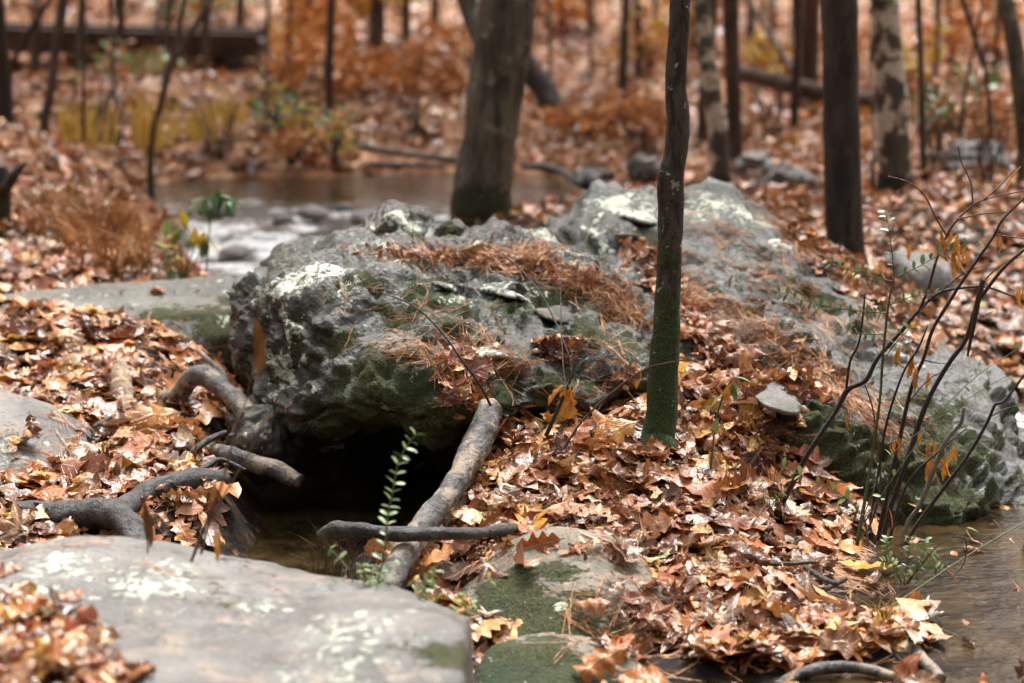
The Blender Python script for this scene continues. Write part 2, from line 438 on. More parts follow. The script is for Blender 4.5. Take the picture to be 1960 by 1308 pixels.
GZ = [  # (x, y, z) channel beds and hidden ground
 (-0.55,6.2,-.34),(-0.5,6.6,-.36),(-0.55,7.0,-.36),(-0.3,6.9,-.34),(-0.62,5.75,-.34),(-0.4,5.7,-.3),(-0.75,5.4,-.3),(-0.7,7.6,-.25),(-0.1,7.3,-.2),(-0.9,5.0,-.25),(-0.3,4.6,-.22),(0.0,4.6,-.15),
 (-1.41,11.0,-.22),(-1.65,11.9,-.25),(-1.25,10.6,-.22),(-1.15,10.0,-.2),(-0.9,8.6,-.2),(-0.7,9.4,-.25),(-0.4,8.8,-.18),(-0.9,10.4,-.2),(-0.5,11.0,-.2),(-1.1,11.4,-.2),(-0.75,12.0,-.3),(-1.3,12.2,-.25),(-0.2,12.0,-.3),(0.3,12.1,-.25),(0.0,12.6,-.22),(-0.8,12.5,-.25),(-0.2,9.9,-.02),(0.0,9.2,.0),
 (0.3,8.6,.05),(0.7,8.8,.08),(1.2,8.3,.1),(1.55,7.7,-.3),(1.75,7.3,-.34),(1.6,6.8,-.34),(1.95,7.8,-.3),(2.3,7.0,-.36),(1.35,6.2,-.3),(1.5,5.8,-.36),(1.25,5.4,-.34),(1.1,5.0,-.32),(1.8,5.2,-.36),(1.9,6.2,-.34),(2.6,6.0,-.35),(2.5,4.8,-.35),
 (0.1,5.62,-.13),(0.0,5.5,-.17),(.22,5.5,-.15),(.1,5.2,-.17),(0.6,7.3,-.05),(0.9,7.0,-.1),(1.1,6.7,-.2),
 (0.4,4.5,-.16),(0.8,4.4,-.2),(0.3,3.5,-.1),(-0.8,4.0,-.1),(-1.6,5.0,-.05),(-1.6,4.0,.05),(1.2,3.6,-.2),(-2.5,6.0,.15),(-2.6,8.0,.25),(-3.2,10.0,.4),(-3.5,12.5,.5),(3.0,8.0,-.1),(3.4,9.5,.15),(3.6,11.5,.3),
 (0,2,.05),(-2,2,.1),(2,2,0.0),(0,0,.1),(-3,0,.3),(3,0,.3),(0,-2.5,.5),(-4,4,.4),(4.2,5,.1),(4.5,2.5,.4),
 (-2.5,15,.35),(0,15,.12),(2.5,15,.2),(-1.2,14.2,.3),(1.2,14,.12),(-3.5,17,.25),(0,17.5,.1),(3.5,17.5,.2),(-6,14,.6),(6,14,.5),(-6,9,.6),(6,9,.4),
]
GL = [(860,880,6.3,.18),(800,1000,6.05,.1),(740,930,6.3,.2),(700,1010,6.1,.06),(1150,640,6.95,.2),(1200,600,7.2,.16),(1130,700,6.66,.16),(1080,740,6.55,.14),(1000,770,6.5,.12),(1210,670,6.9,.1),(1150,720,6.7,.1),(1340,590,7.2,.12),(1400,580,7.25,.3),(1400,640,7.05,.12),(1450,620,7.2,.3),(1520,680,7.0,.28),(1480,700,6.95,.15),(1350,520,7.5,.2),(1580,740,6.9,.2),(1440,660,7.0,.12)]
ctrl = np.array([P(*g) for g in GP] + [P(*g[:3]) - np.array([0, 0, g[3]]) for g in GL] + [list(g) for g in GZ], float)
cxy, cz = ctrl[:, :2], ctrl[:, 2]
def phi(r): return np.sqrt(r * r + 0.03 ** 2)
_A = phi(np.linalg.norm(cxy[:, None] - cxy[None], axis=2)) + np.eye(len(cxy)) * -0.004
_A = np.block([[_A, np.ones((len(cxy), 1))], [np.ones((1, len(cxy))), np.zeros((1, 1))]])
_W = np.linalg.solve(_A, np.r_[cz, 0])
def ground(xy, bumps=True):
    xy = np.asarray(xy, float)
    out = np.empty(len(xy))
    for k in range(0, len(xy), 20000):
        q = xy[k:k + 20000]
        out[k:k + 20000] = phi(np.linalg.norm(q[:, None] - cxy[None], axis=2)) @ _W[:-1] + _W[-1]
    x, y = xy[:, 0], xy[:, 1]
    p3 = np.column_stack([x, y, np.zeros(len(x))])
    far = 0.15 + 0.06 * np.maximum(np.hypot(x, y - 7) - 11, 0) + 0.30 * np.maximum(np.hypot(x, y - 7) - 20, 0)
    far = far + 0.6 * fbm(p3, 0.12, 3, 5) * sstep(12, 24, np.hypot(x, y - 7))
    rr = np.hypot(x, (y - 8) * 0.72)
    b = sstep(5.2, 7.5, rr)
    out = out * (1 - b) + far * b
    # the bank ends against the slab boulder
    side = (x - .55) * .897 + (y - 7.55) * .443
    out = out - .25 * sstep(0.0, .12, side) * sstep(6.6, 6.75, y) * (1 - sstep(8.1, 8.3, y)) * (1 - sstep(1.2, 1.35, x))
    # unseen slopes beside and behind the viewer, raised to block low sky light
    out = out + 0.45 * np.maximum(-y - 2.0, 0) + 0.22 * np.maximum(np.abs(x) - 5, 0)
    if bumps:
        out = out + 0.035 * fbm(p3, 2.2, 3, 9) + 0.012 * fbm(p3, 9.0, 2, 10)
    return out

def axis(segs):
    a = [segs[0][0]]
    for lo, hi, st in segs:
        n = max(1, int(round((hi - lo) / st)))
        a += list(np.linspace(lo, hi, n + 1)[1:])
    return np.array(a)
ax = axis([(-60,-20,4),(-20,-6,1),(-6,-3,.25),(-3,-1.5,.06),(-1.5,1.8,.028),(1.8,3.2,.06),(3.2,6,.25),(6,20,1),(20,60,4)])
ay = axis([(-40,-8,4),(-8,2,.8),(2,4,.15),(4,5,.05),(5,7.6,.028),(7.6,10,.05),(10,14,.08),(14,20,.25),(20,40,1),(40,90,5)])
def grid_faces(nx, ny):
    i, j = np.meshgrid(np.arange(nx - 1), np.arange(ny - 1), indexing='ij')
    a = (i * ny + j).ravel()
    return np.column_stack([a, a + ny, a + ny + 1, a + 1])
gx, gy = np.meshgrid(ax, ay, indexing='ij')
gxy = np.column_stack([gx.ravel(), gy.ravel()])
gz = ground(gxy)
GV, GF = np.column_stack([gxy, gz]), grid_faces(len(ax), len(ay))

def water_level(x, y):
    return -0.15 + 0.15 * sstep(10.5, 11.7, y + 0.15 * x)

s = NT('forest_floor'); p = s.pos()
n1, n2, v1 = s.noise(p, 2.0, 5, 0.6), s.noise(p, 24.0, 5, 0.7), s.vor(p, 16.0, out=1)
vv = s.n('SeparateXYZ', {'Vector': v1})
soil = s.mix(s.ramp(n2, 0.35, 0.65), (0.006, 0.004, 0.0025), (0.028, 0.017, 0.010))
rot = s.mix(vv.outputs[0], (0.10, 0.04, 0.018), (0.33, 0.15, 0.07))
rot = s.mix(s.ramp(vv.outputs[1], 0.7, 0.9), rot, (0.42, 0.25, 0.15))
c = s.mix(s.ramp(s.math('ADD', n2, s.attr('litter').outputs['Fac']), 0.75, 1.05), soil, rot)
s.set(Base_Color=c, Roughness=0.85)
s.b.inputs['Specular IOR Level'].default_value = 0.2
s.bump(s.math('ADD', n2, s.math('MULTIPLY', vv.outputs[0], 0.6)), 0.8, 0.02)
M['soil'] = s.m
gpx, gpy, gdep = proj(GV)
lit = 0.25 + 0.5 * sstep(9.0, 13.0, GV[:, 1])
forest_floor = add('ground', make_mesh('ground', GV, GF, {'litter': lit}), M['soil'])
setp(forest_floor, kind='structure')

# ------------------------------------------------------------------ creek
wx = axis([(-9,-3,.5),(-3,-1.6,.08),(-1.6,1.0,.03),(1.0,2.4,.025),(2.4,6,.4)])
wy = axis([(2,4.6,.2),(4.6,7.8,.022),(7.8,10,.05),(10,12.2,.028),(12.2,14.6,.07)])
X, Y = np.meshgrid(wx, wy, indexing='ij')
X, Y = X.ravel(), Y.ravel()
p3 = np.column_stack([X, Y, np.zeros(len(X))])
rap = np.exp(-((Y + 0.15 * X - 10.9) / 0.85) ** 2) + 0.9 * np.exp(-(((X - 1.62) / 0.35) ** 2 + ((Y - 7.75) / 0.35) ** 2))
rap = np.clip(rap, 0, 1)
still = np.exp(-(((X + .5) / .5) ** 2 + ((Y - 6.3) / .8) ** 2))
Z = water_level(X, Y) + rap * 0.05 * fbm(p3 * np.array([1, 1.6, 1]), 5.0, 4, 40) + (1 - still) * 0.003 * fbm(p3 * np.array([1, 1.5, 1]), 9, 3, 41) + (1 - still) * 0.0018 * ridged(p3 * np.array([1.2, 3, 1]), 11, 2, 42)
foam = np.clip(rap * (0.62 + 1.8 * fbm(p3 * np.array([0.7, 2.2, 1]), 4.5, 4, 43)), 0, 1)
s = NT('creek_water'); p = s.pos()
pm = s.n('Mapping', {'Vector': p, 'Scale': (1.0, 1.5, 1.0)}).outputs[0]
rip = s.math('ADD', s.noise(pm, 26.0, 3, 0.5, 0.3), s.math('MULTIPLY', s.noise(pm, 85.0, 3, 0.55), 0.25))
rip = s.math('MULTIPLY', rip, s.attr('flow').outputs['Fac'])
bed = s.mix(s.ramp(s.noise(p, 7.0, 5, 0.7), 0.35, 0.68), (0.010, 0.007, 0.003), (0.055, 0.036, 0.015))
fm = s.ramp(s.math('ADD', s.attr('foam').outputs['Fac'], s.math('MULTIPLY', s.math('SUBTRACT', s.noise(pm, 28.0, 5, 0.7), 0.5), 1.6)), 0.42, 0.95)
s.set(Base_Color=s.mix(fm, bed, (0.6, 0.61, 0.62)), Roughness=s.n('MapRange', {'Value': fm, 'To Min': 0.04, 'To Max': 0.7}).outputs[0], IOR=1.33)
s.b.inputs['Specular IOR Level'].default_value = 0.5
s.bump(rip, 0.35, 0.01)
M['water'] = s.m
creek = add('creek_water', make_mesh('creek_water', np.column_stack([X, Y, Z]), grid_faces(len(wx), len(wy)), {'foam': foam, 'flow': 1 - .93 * still}), M['water'])
setp(creek, kind='structure')

# ------------------------------------------------------------------ rocks
def icosphere(n):
    import bmesh
    bm = bmesh.new(); bmesh.ops.create_icosphere(bm, subdivisions=n, radius=1.0)
    V = np.array([v.co[:] for v in bm.verts]); F = np.array([[v.index for v in f.verts] for f in bm.faces]); bm.free()
    return V / np.linalg.norm(V, axis=1)[:, None], F
ICO = {}
def ico(n):
    if n not in ICO: ICO[n] = icosphere(n)
    return ICO[n]
def normals(V, F):
    n = np.cross(V[F[:, 1]] - V[F[:, 0]], V[F[:, 2]] - V[F[:, 0]])
    out = np.zeros_like(V)
    for k in range(3): np.add.at(out, F[:, k], n)
    return out / (np.linalg.norm(out, axis=1)[:, None] + 1e-12)
def blobs(V, lst):
    "growth and stain patches: each centred on the rock surface nearest to a surveyed spot"
    out = np.zeros(len(V))
    if not len(lst): return out
    sx, sy, sd_ = proj(V)
    for px, py, Yd, r, a in lst:
        sc = np.hypot(sx - px, sy - py) + 0.02 * FPX * np.maximum(sd_ - Yd - .25, 0)
        c = V[np.argmin(np.where(sc < 14, sd_ * 100, 1e6 + sc))]
        d2 = ((V - c) ** 2).sum(1)
        out = np.maximum(out, a * np.exp(-d2 / (r * r))) if a > 0 else out + a * np.exp(-d2 / (r * r))
    return np.clip(out, 0, 1)
SURF = []      # meshes on which litter can lie
def rock_mesh(center, scale, picks, hidden, level, amp=1.0, bed=(0.25, -0.3, 0.9), period=0.055, ledge=0.012, rough=0.012, pits=0.0, seed=0, soft=0.06, scallop=0.0, sfreq=6.0, terr=0.0, tfreq=2.5, block=0.0, bfreq=3.6, crack=0.0):
    D, F = ico(level)
    center, scale = np.array(center, float), np.array(scale, float)
    pts = np.array([P(*k) for k in picks] + [list(h) for h in hidden], float)
    q = (pts - center) / scale
    rad = np.linalg.norm(q, axis=1); dirs = q / rad[:, None]
    f = lambda d: np.sqrt(d * d + soft * soft)
    A = f(np.linalg.norm(dirs[:, None] - dirs[None], axis=2)) - np.eye(len(dirs)) * 0.01
    A = np.block([[A, np.ones((len(dirs), 1))], [np.ones((1, len(dirs))), np.zeros((1, 1))]])
    W = np.linalg.solve(A, np.r_[rad, 0])
    r = np.empty(len(D))
    for k in range(0, len(D), 20000):
        r[k:k + 20000] = f(np.linalg.norm(D[k:k + 20000, None] - dirs[None], axis=2)) @ W[:-1] + W[-1]
    V = center + D * np.maximum(r, 0.15)[:, None] * scale
    n = normals(V, F)
    p = V + 7.1 * seed
    d = amp * (0.035 * fbm(p, 3.2, 3, seed + 1) + rough * ridged(p, 9.0, 3, seed + 2) + 0.35 * rough * fbm(p, 34.0, 3, seed + 3))
    b = np.array(bed) / np.linalg.norm(bed)
    h = V @ b + 0.05 * fbm(p, 4.0, 3, seed + 4) + 0.02 * fbm(p, 13.0, 2, seed + 5)
    t = h / period; saw = t - np.floor(t)
    sw = sstep(-0.15, 0.25, noise(p, 3.0, seed + 6))
    d = d + amp * ledge * sw * (saw - 0.5 - 1.2 * sstep(0.86, 1.0, saw))
    if pits > 0:
        d = d - pits * sstep(0.25, 0.75, noise(p, 16.0, seed + 8)) * sstep(-.1, .3, noise(p, 4.0, seed + 9))
    if scallop > 0:
        q = p + 0.06 * np.column_stack([noise(p, 5, seed + 20), noise(p, 5, seed + 21), noise(p, 5, seed + 22)])
        sm = 0.35 + 0.65 * sstep(-.25, .3, noise(p, 2.6, seed + 12))
        d = d + sm * (scallop * (worley(q, sfreq, seed) - .60) + .18 * scallop * (worley(q, sfreq * 3.1, seed + 1) - .5))
    if terr > 0:
        q = p + 0.05 * np.column_stack([noise(p, 9, seed + 23), noise(p, 9, seed + 24), noise(p, 9, seed + 25)])
        u = fbm(q * np.array([1.0, 1.0, 1.6]), tfreq, 3, seed + 14) * 9
        k = np.floor(u); fr = u - k
        d = d + terr * (k + sstep(.0, .16, fr)) - terr * .55 * fr
    if block > 0:
        q = p + 0.045 * np.column_stack([noise(p, 7, seed + 30), noise(p, 7, seed + 31), noise(p, 7, seed + 32)])
        f1, f2, idv = cells(q * np.array([1.0, 1.0, 1.9]), bfreq, seed + 7)
        d = d + block * (idv - .5) * sstep(0.0, .06, f2 - f1) - crack * (1 - sstep(.0, .05, f2 - f1))
        f1, f2, idv = cells(q * np.array([1.3, .8, 2.2]), bfreq * 2.6, seed + 8)
        d = d + .22 * block * (idv - .5) * sstep(0.0, .07, f2 - f1)
    V = V + n * d[:, None]
    return V, F, normals(V, F)
def rock(name, label, cat, mat, center, scale, picks, hidden=(), level=6, moss=(), lichen=(), dark=(), tan=(), base_moss=0.0, steep=0.0, xcut=None, base_lichen=0.06, root=None, surf=True, group=None, **kw):
    V, F, n = rock_mesh(center, scale, picks, hidden, level, **kw)
    if xcut is not None:        # a broken end face
        e = V[:, 0] - (xcut + .012 * noise(V, 9.0, 77) + .006 * ridged(V, 22.0, 2, 78)); V = V.copy(); V[:, 0] -= np.where(e > 0, e * .94, 0); n = normals(V, F)
    at = {'moss': np.clip(blobs(V, moss) + base_moss + steep * sstep(.55, .05, n[:, 2]) * (n[:, 2] > -.5), 0, 1), 'lichen': np.clip(blobs(V, lichen) + base_lichen * (n[:, 2] > 0.2), 0, 1), 'dark': blobs(V, dark), 'tan': blobs(V, tan)}
    o = part(name, V, F, mat, root, at)
    if root is None: setp(o, label, cat, group)
    if surf: SURF.append((V, F))
    return o

# front boulder: an empty at its foot carries body, knobs and flakes
boulder = setp(empty('boulder', (-0.15, 6.9, -0.1)), 'big pitted lichen-crusted boulder overhanging the dark pool left of the sapling', 'boulder')
A_front = [(486,770,6.8),(515,825,6.64),(560,832,6.52),(620,842,6.44),(700,822,6.4),(760,832,6.35),(830,828,6.33),(885,812,6.36),(960,810,6.42),(1060,805,6.42),(1140,765,6.5),(1235,720,6.68),
 (492,700,6.8),(545,720,6.52),(640,700,6.42),(720,725,6.34),(830,765,6.29),(930,730,6.42),(1020,705,6.44),(1120,685,6.56),(1215,655,6.77),
 (480,610,6.9),(492,545,6.98),(560,560,6.7),(610,600,6.56),(640,650,6.5),(700,605,6.6),(800,620,6.58),(760,670,6.45),(900,625,6.65),(1000,625,6.72),(1100,595,6.82),(1185,595,6.97),
 (522,508,7.12),(600,502,7.1),(700,512,7.0),(800,540,6.9),(900,545,6.95),(1000,540,7.05),(1100,530,7.22),
 (570,490,7.3),(650,462,7.45),(720,455,7.42),(800,468,7.42),(900,468,7.5),(980,464,7.6),(1090,475,7.7),(1170,525,7.5)]
A_hid = [(-.6,7.9,.1),(-.2,8.25,.08),(.25,8.2,.08),(-.78,7.4,.05),(-.42,6.85,.13),(-.1,6.62,.13),(.1,6.65,.05),(-.5,7.2,.04),(-.2,7.0,.04),(-.35,7.5,-.3),(.1,7.3,-.3),(.4,7.2,-.2),(.5,7.6,.1)]
rock('rock_body', None, None, M['boulder'], (-.12, 7.1, .2), (.62, .75, .32), A_front, A_hid, 7, root=boulder, seed=1, pits=0.012, period=0.075, ledge=0.02, rough=0.012, scallop=0.095, sfreq=3.9, terr=0.014, block=.024, bfreq=3.0, crack=.006, base_moss=0.25, steep=.2,
     moss=[(720,740,6.35,.10,1.0),(820,800,6.3,.12,.95),(680,820,6.4,.1,.9),(760,600,6.6,.08,.5),(850,560,6.8,.1,.6),(960,560,6.9,.08,.5),(700,520,7,.06,.75),(960,780,6.42,.08,.9),(1060,780,6.48,.08,.9),(1140,620,6.8,.09,.8),(1180,650,6.8,.08,.75),(880,620,6.6,.05,.6),(640,650,6.5,.05,.9),(820,650,6.5,.05,.5),(930,650,6.55,.05,.5),(1100,720,6.6,.06,.6),(1040,560,7,.08,.45)],
     lichen=[(575,520,7.0,.12,.72),(620,505,7.05,.11,.7),(530,540,6.95,.06,.8),(950,680,6.5,.04,.95),(1010,545,7.0,.07,.6),(560,620,6.6,.03,.7),(545,600,6.6,.025,.9),(535,640,6.55,.02,.95),(575,700,6.5,.02,.9),(540,710,6.55,.07,.75),(590,740,6.5,.02,.95),(505,760,6.7,.05,.6),(740,800,6.33,.03,.7),(1100,470,7.6,.06,.5),(650,545,6.9,.05,.6),(745,480,7.3,.08,.6),(930,460,7.5,.06,.55),(880,560,6.85,.05,.5)],
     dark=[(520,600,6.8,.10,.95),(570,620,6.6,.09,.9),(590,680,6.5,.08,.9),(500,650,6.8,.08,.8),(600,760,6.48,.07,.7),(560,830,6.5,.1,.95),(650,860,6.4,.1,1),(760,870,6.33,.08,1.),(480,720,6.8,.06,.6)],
     tan=[(760,640,6.52,.09,.7),(700,650,6.5,.05,.6),(660,590,6.6,.05,.6),(900,640,6.6,.05,.5),(720,680,6.42,.04,.75),(880,790,6.32,.06,.7),(745,790,6.33,.03,.9),(620,560,6.7,.05,.5)])
def knob(picks, hid, c, sc, seed, level=6, **kw):
    rock('rock_knob', None, None, M['boulder'], c, sc, picks, hid, level, root=boulder, seed=seed, pits=0.02, period=0.035, ledge=0.012, rough=0.014, amp=0.8, scallop=0.085, sfreq=12, base_moss=.14, **kw)
BODY_A = SURF[-1][0]
c = P(755, 445, 7.45)
knob([(690,452,7.4),(700,440,7.42),(725,405,7.45),(735,392,7.45),(770,390,7.45),(800,408,7.45),(800,430,7.42),(790,445,7.38),(760,425,7.33),(740,450,7.33),(700,470,7.35),(760,475,7.3),(800,470,7.32)], [c + [0, .14, 0.0], c + [.02, .1, -.12], c + [-.1, .1, -.05], c + [.1, .1, -.05], c + [0, -.02, -.14]], c, (.09, .1, .09), 4, lichen=[(770,400,7.45,.05,.95),(700,455,7.4,.05,.9),(765,450,7.33,.04,.8),(800,425,7.4,.03,.9)], moss=[(800,470,7.35,.06,.5)], dark=[(745,430,7.35,.05,.6)])
c = P(855, 462, 7.45)
knob([(812,450,7.42),(820,428,7.45),(850,432,7.45),(880,442,7.47),(908,462,7.5),(912,480,7.48),(850,480,7.36),(810,482,7.36),(880,485,7.38),(850,450,7.4)], [c + [0, .12, 0], c + [0, .05, -.1], c + [-.09, .05, -.03], c + [.1, .06, -.04]], c, (.1, .08, .06), 5, moss=[(860,455,7.4,.07,.95)], lichen=[(822,432,7.45,.025,.95),(905,475,7.45,.03,.7)])
c = P(1030, 468, 7.65)
knob([(978,466,7.6),(990,456,7.63),(1030,446,7.66),(1065,460,7.68),(1075,475,7.68),(1030,480,7.58),(990,478,7.56)], [c + [0, .1, 0], c + [0, .03, -.08], c + [.09, .03, -.03], c + [-.09, .03, -.03]], c, (.09, .07, .04), 6, lichen=[(1030,455,7.65,.12,1.0)])
c = P(495, 840, 6.62)
knob([(462,800,6.62),(480,780,6.64),(460,835,6.58),(470,870,6.55),(500,890,6.54),(530,870,6.5),(520,820,6.52),(490,830,6.5),(545,850,6.55)], [c + [.02, .2, 0], c + [0, .08, -.12], c + [-.05, .15, 0], c + [.12, .1, 0], c + [.05, .1, .12]], c, (.09, .1, .1), 9, lichen=[(480,810,6.58,.05,.5)], dark=[(510,880,6.5,.08,.8)])
def flake(root, outline, lift, thick, mat, seed, lichen=0.35, body=None):
    "thin overhanging plate of rock given by its top edge outline"
    pts = np.array([P(*o) for o in outline])
    if body is not None:
        sx, sy, sd_ = proj(body)
        for k, (px, py, Yd) in enumerate(outline):
            sc = np.hypot(sx - px, sy - py)
            pts[k] = body[np.argmin(np.where(sc < 10, sd_ * 100, 1e6 + sc))]
        dy = pts[:, 1].mean() - pts[:, 1]
        pts[:, 2] += np.where(dy > 0, lift, -.014)      # rooted at the back, standing proud at the front
    else:
        pts[:, 2] += lift
    n = 40
    loop = spline(np.vstack([pts, pts[:1]]), n + 1)[:n]
    loop = loop + 0.012 * np.column_stack([noise(loop, 22, seed), noise(loop, 22, seed + 1), 0.3 * noise(loop, 22, seed + 2)])
    cen = loop.mean(0)
    rings, at = [], []
    for f, dz in ((0.0, 0.006), (0.35, 0.006), (0.7, 0.005), (0.92, 0.002), (1.0, -0.004), (0.97, -thick), (0.5, -thick * 2.2), (0.0, -thick * 2.5)):
        r = cen + (loop - cen) * f; r = r + [0, 0, dz]
        r[:, 2] += 0.006 * noise(r, 14, seed + 3)
        rings.append(r)
    V = np.vstack(rings); q = []
    for k in range(len(rings) - 1):
        i = np.arange(n); j = (i + 1) % n
        q.append(np.column_stack([k * n + i, k * n + j, (k + 1) * n + j, (k + 1) * n + i]))
    o = part('rock_flake', V, np.vstack(q), mat, root, {'lichen': np.full(len(V), lichen), 'moss': np.zeros(len(V)), 'dark': np.zeros(len(V)), 'tan': np.zeros(len(V))})
    return o
flake(boulder, [(830,538,6.9),(860,534,6.92),(893,538,6.95),(890,550,6.88),(862,552,6.83)], 0.012, 0.008, M['boulder'], 3, body=BODY_A)
flake(boulder, [(897,532,6.97),(945,530,7.0),(1000,545,7.02),(1020,565,6.97),(985,568,6.88),(930,552,6.86)], 0.014, 0.009, M['boulder'], 4, 0.62, body=BODY_A)
flake(boulder, [(905,652,6.52),(945,640,6.58),(985,660,6.56),(975,682,6.48),(925,690,6.44)], 0.008, 0.008, M['boulder'], 5, 0.65, body=BODY_A)
flake(boulder, [(1020,590,6.9),(1080,570,7.02),(1110,595,6.95),(1070,612,6.82)], 0.008, 0.008, M['boulder'], 6, 0.1, body=BODY_A)

# long slab boulder behind and to the right
slab = setp(empty('boulder', (0.75, 7.3, -0.15)), 'long grey slab boulder sloping down behind the sapling to the creek', 'boulder')
B_front = [(1088,462,7.9),(1120,405,8.0),(1180,368,8.1),(1260,374,8.1),(1400,380,8.1),(1500,432,8.0),(1560,470,7.9),(1640,522,7.8),(1700,590,7.65),(1790,660,7.35),(1830,705,7.2),(1880,800,6.95),(1892,880,6.7),(1888,960,6.5),
 (1130,475,7.75),(1200,452,7.75),(1300,452,7.75),(1400,472,7.7),(1500,520,7.6),(1250,505,7.5),(1350,545,7.26),(1450,585,7.14),(1550,590,7.3),(1620,640,7.2),(1410,640,6.94),(1500,670,6.86),(1600,720,6.82),(1700,740,6.95),(1780,800,6.8),(1590,765,6.66),(1680,850,6.55),(1780,920,6.5),(1860,960,6.42),
 (1560,810,6.6),(1540,880,6.5),(1600,900,6.49),(1500,950,6.46),(1600,1000,6.42),(1700,980,6.42),(1700,1050,6.4),(1820,1045,6.38),(1880,1035,6.42),(1500,1010,6.45)]
B_hid = [(.3,8.6,.05),(.9,8.6,0),(1.3,8.05,-.1),(1.45,7.4,-.2),(.6,7.4,-.5),(1.0,7.0,-.5),(.3,7.8,-.3),(1.2,6.8,-.5),(.75,6.6,-.4),(.1,7.7,.1)]
rock('rock_body', None, None, M['slab'], (.72, 7.3, .0), (.68, .9, .36), B_front, B_hid, 7, root=slab, seed=2, period=0.085, ledge=0.034, rough=0.008, scallop=0.02, sfreq=3.2, terr=0.018, tfreq=1.5, block=.02, bfreq=2.4, crack=.006, base_moss=0.2, steep=.5, bed=(0.30, -0.35, 0.88),
     moss=[(1600,850,6.5,.14,.85),(1700,1000,6.42,.25,.9),(1560,960,6.46,.16,.9),(1850,1020,6.4,.15,.95),(1780,780,6.85,.12,.5),(1830,850,6.7,.14,.5),(1560,540,7.55,.08,.5),(1250,460,7.7,.06,.5),(1450,480,7.65,.06,.4),(1740,760,6.9,.1,.45),(1600,570,7.5,.08,.5)],
     lichen=[(1180,385,8.1,.13,.7),(1230,400,8.05,.12,.65),(1350,385,8.1,.15,.62),(1450,410,8.05,.1,.65),(1130,430,7.95,.07,.6),(1750,620,7.5,.1,.7),(1700,640,7.4,.1,.55),(1160,460,7.75,.05,.55),(1490,450,7.95,.07,.7),(1680,920,6.45,.06,.5)],
     dark=[(1700,1045,6.4,.12,.8),(1860,1040,6.4,.12,.9),(1560,1010,6.44,.1,.8),(1520,570,7.3,.05,.5)],
     tan=[(1650,920,6.47,.1,.6),(1620,870,6.5,.06,.6),(1700,930,6.45,.06,.6)])
BODY_B = SURF[-1][0]
flake(slab, [(1150,440,7.85),(1190,436,7.9),(1228,452,7.86),(1222,465,7.76),(1180,455,7.75)], 0.02, 0.012, M['slab'], 8, 0.3, body=BODY_B)
flake(slab, [(1180,405,8.0),(1240,400,8.06),(1250,425,7.96),(1205,418,7.93)], 0.012, 0.01, M['slab'], 9, 0.7, body=BODY_B)
flake(slab, [(1475,575,7.35),(1510,555,7.45),(1555,580,7.42),(1570,600,7.3),(1520,585,7.27)], 0.012, 0.012, M['slab'], 10, 0.05, body=BODY_B)
flake(slab, [(1385,470,7.75),(1425,462,7.8),(1440,490,7.7),(1415,510,7.62),(1390,490,7.65)], 0.015, 0.02, M['slab'], 11, 0.0, body=BODY_B)

rock('rock', 'broad pale flat-topped slab in the blurred near corner', 'rock', M['pale'], (-.5, 4.55, .02), (.6, .5, .2), xcut=-.09, picks=[(-100,1075,4.95),(0,1072,4.95),(60,1038,5.0),(150,1024,5.05),(260,1032,5.05),(350,1052,5.0),(430,1102,4.9),(540,1137,4.8),(620,1142,4.75),(730,1140,4.65),(810,1172,4.52),(850,1190,4.46),(888,1206,4.42),(200,1120,4.75),(450,1200,4.55),(700,1230,4.35),(200,1250,4.4),(450,1308,4.2),(650,1300,4.2),(880,1215,4.34),(800,1260,4.22),(860,1240,4.28),(780,1306,4.12),(893,1240,4.38),(892,1308,4.38),(885,1255,4.27),(878,1300,4.14),(886,1380,4.2),(893,1380,4.36),(860,1420,4.05)],
     hidden=[(-.95,4.2,.2),(-.6,3.95,.15),(-.2,3.95,.1),(-.1,4.15,-.1),(-.1,4.4,-.2),(-.3,4.7,-.2),(-.5,5.0,-.2),(-.9,5.1,-.2),(-1.2,4.6,.1),(-.5,4.5,-.35),(-.9,4.3,-.2)], level=6, seed=3, amp=0.7, period=0.09, ledge=0.01, rough=0.008, block=.014, bfreq=3.0, crack=.006, scallop=.012, soft=0.03,
     lichen=[(300,1100,4.8,.14,.6),(120,1080,4.9,.12,.6),(500,1150,4.7,.1,.5),(700,1200,4.5,.15,.5),(620,1270,4.3,.12,.5),(60,1120,4.8,.1,.55)], moss=[(430,1070,4.95,.06,.5),(870,1240,4.3,.08,.9),(780,1230,4.35,.06,.5),(400,1140,4.75,.1,.4),(30,1250,4.4,.08,.6)], tan=[(480,1180,4.6,.15,.4),(800,1290,4.2,.2,.4)])
rock('rock', 'moss-draped tan rock half buried in leaves below the crossed logs', 'rock', M['tanrock'], (.12, 5.6, -.09), (.26, .25, .16),
     [(955,1085,5.61),(1010,1050,5.67),(1060,1050,5.69),(1085,1025,5.75),(1140,1020,5.77),(1190,1042,5.71),(1198,1100,5.57),(1262,1158,5.46),(1280,1175,5.43),(1100,1095,5.51),(1000,1090,5.53),(920,1150,5.46),(1060,1130,5.44),(1000,1190,5.36),(1100,1200,5.33),(1200,1195,5.33),(950,1250,5.26),(1100,1240,5.27)],
     [(.1,6.0,-.1),(.35,5.7,-.15),(-.15,5.7,-.15),(.1,5.6,-.4),(.1,5.3,-.35)], 6, seed=4, amp=0.6, rough=0.008, base_moss=0.08, lichen=[(1075,1150,5.5,.02,.9)],
     moss=[(960,1120,5.62,.09,1.0),(1000,1090,5.62,.05,.8),(1060,1080,5.66,.05,.9),(1000,1180,5.45,.12,1.0),(1100,1190,5.43,.1,.95),(1120,1130,5.55,.03,.7),(1200,1185,5.43,.06,.8)], tan=[(1140,1050,5.8,.07,.6),(1080,1100,5.62,.03,.8)])
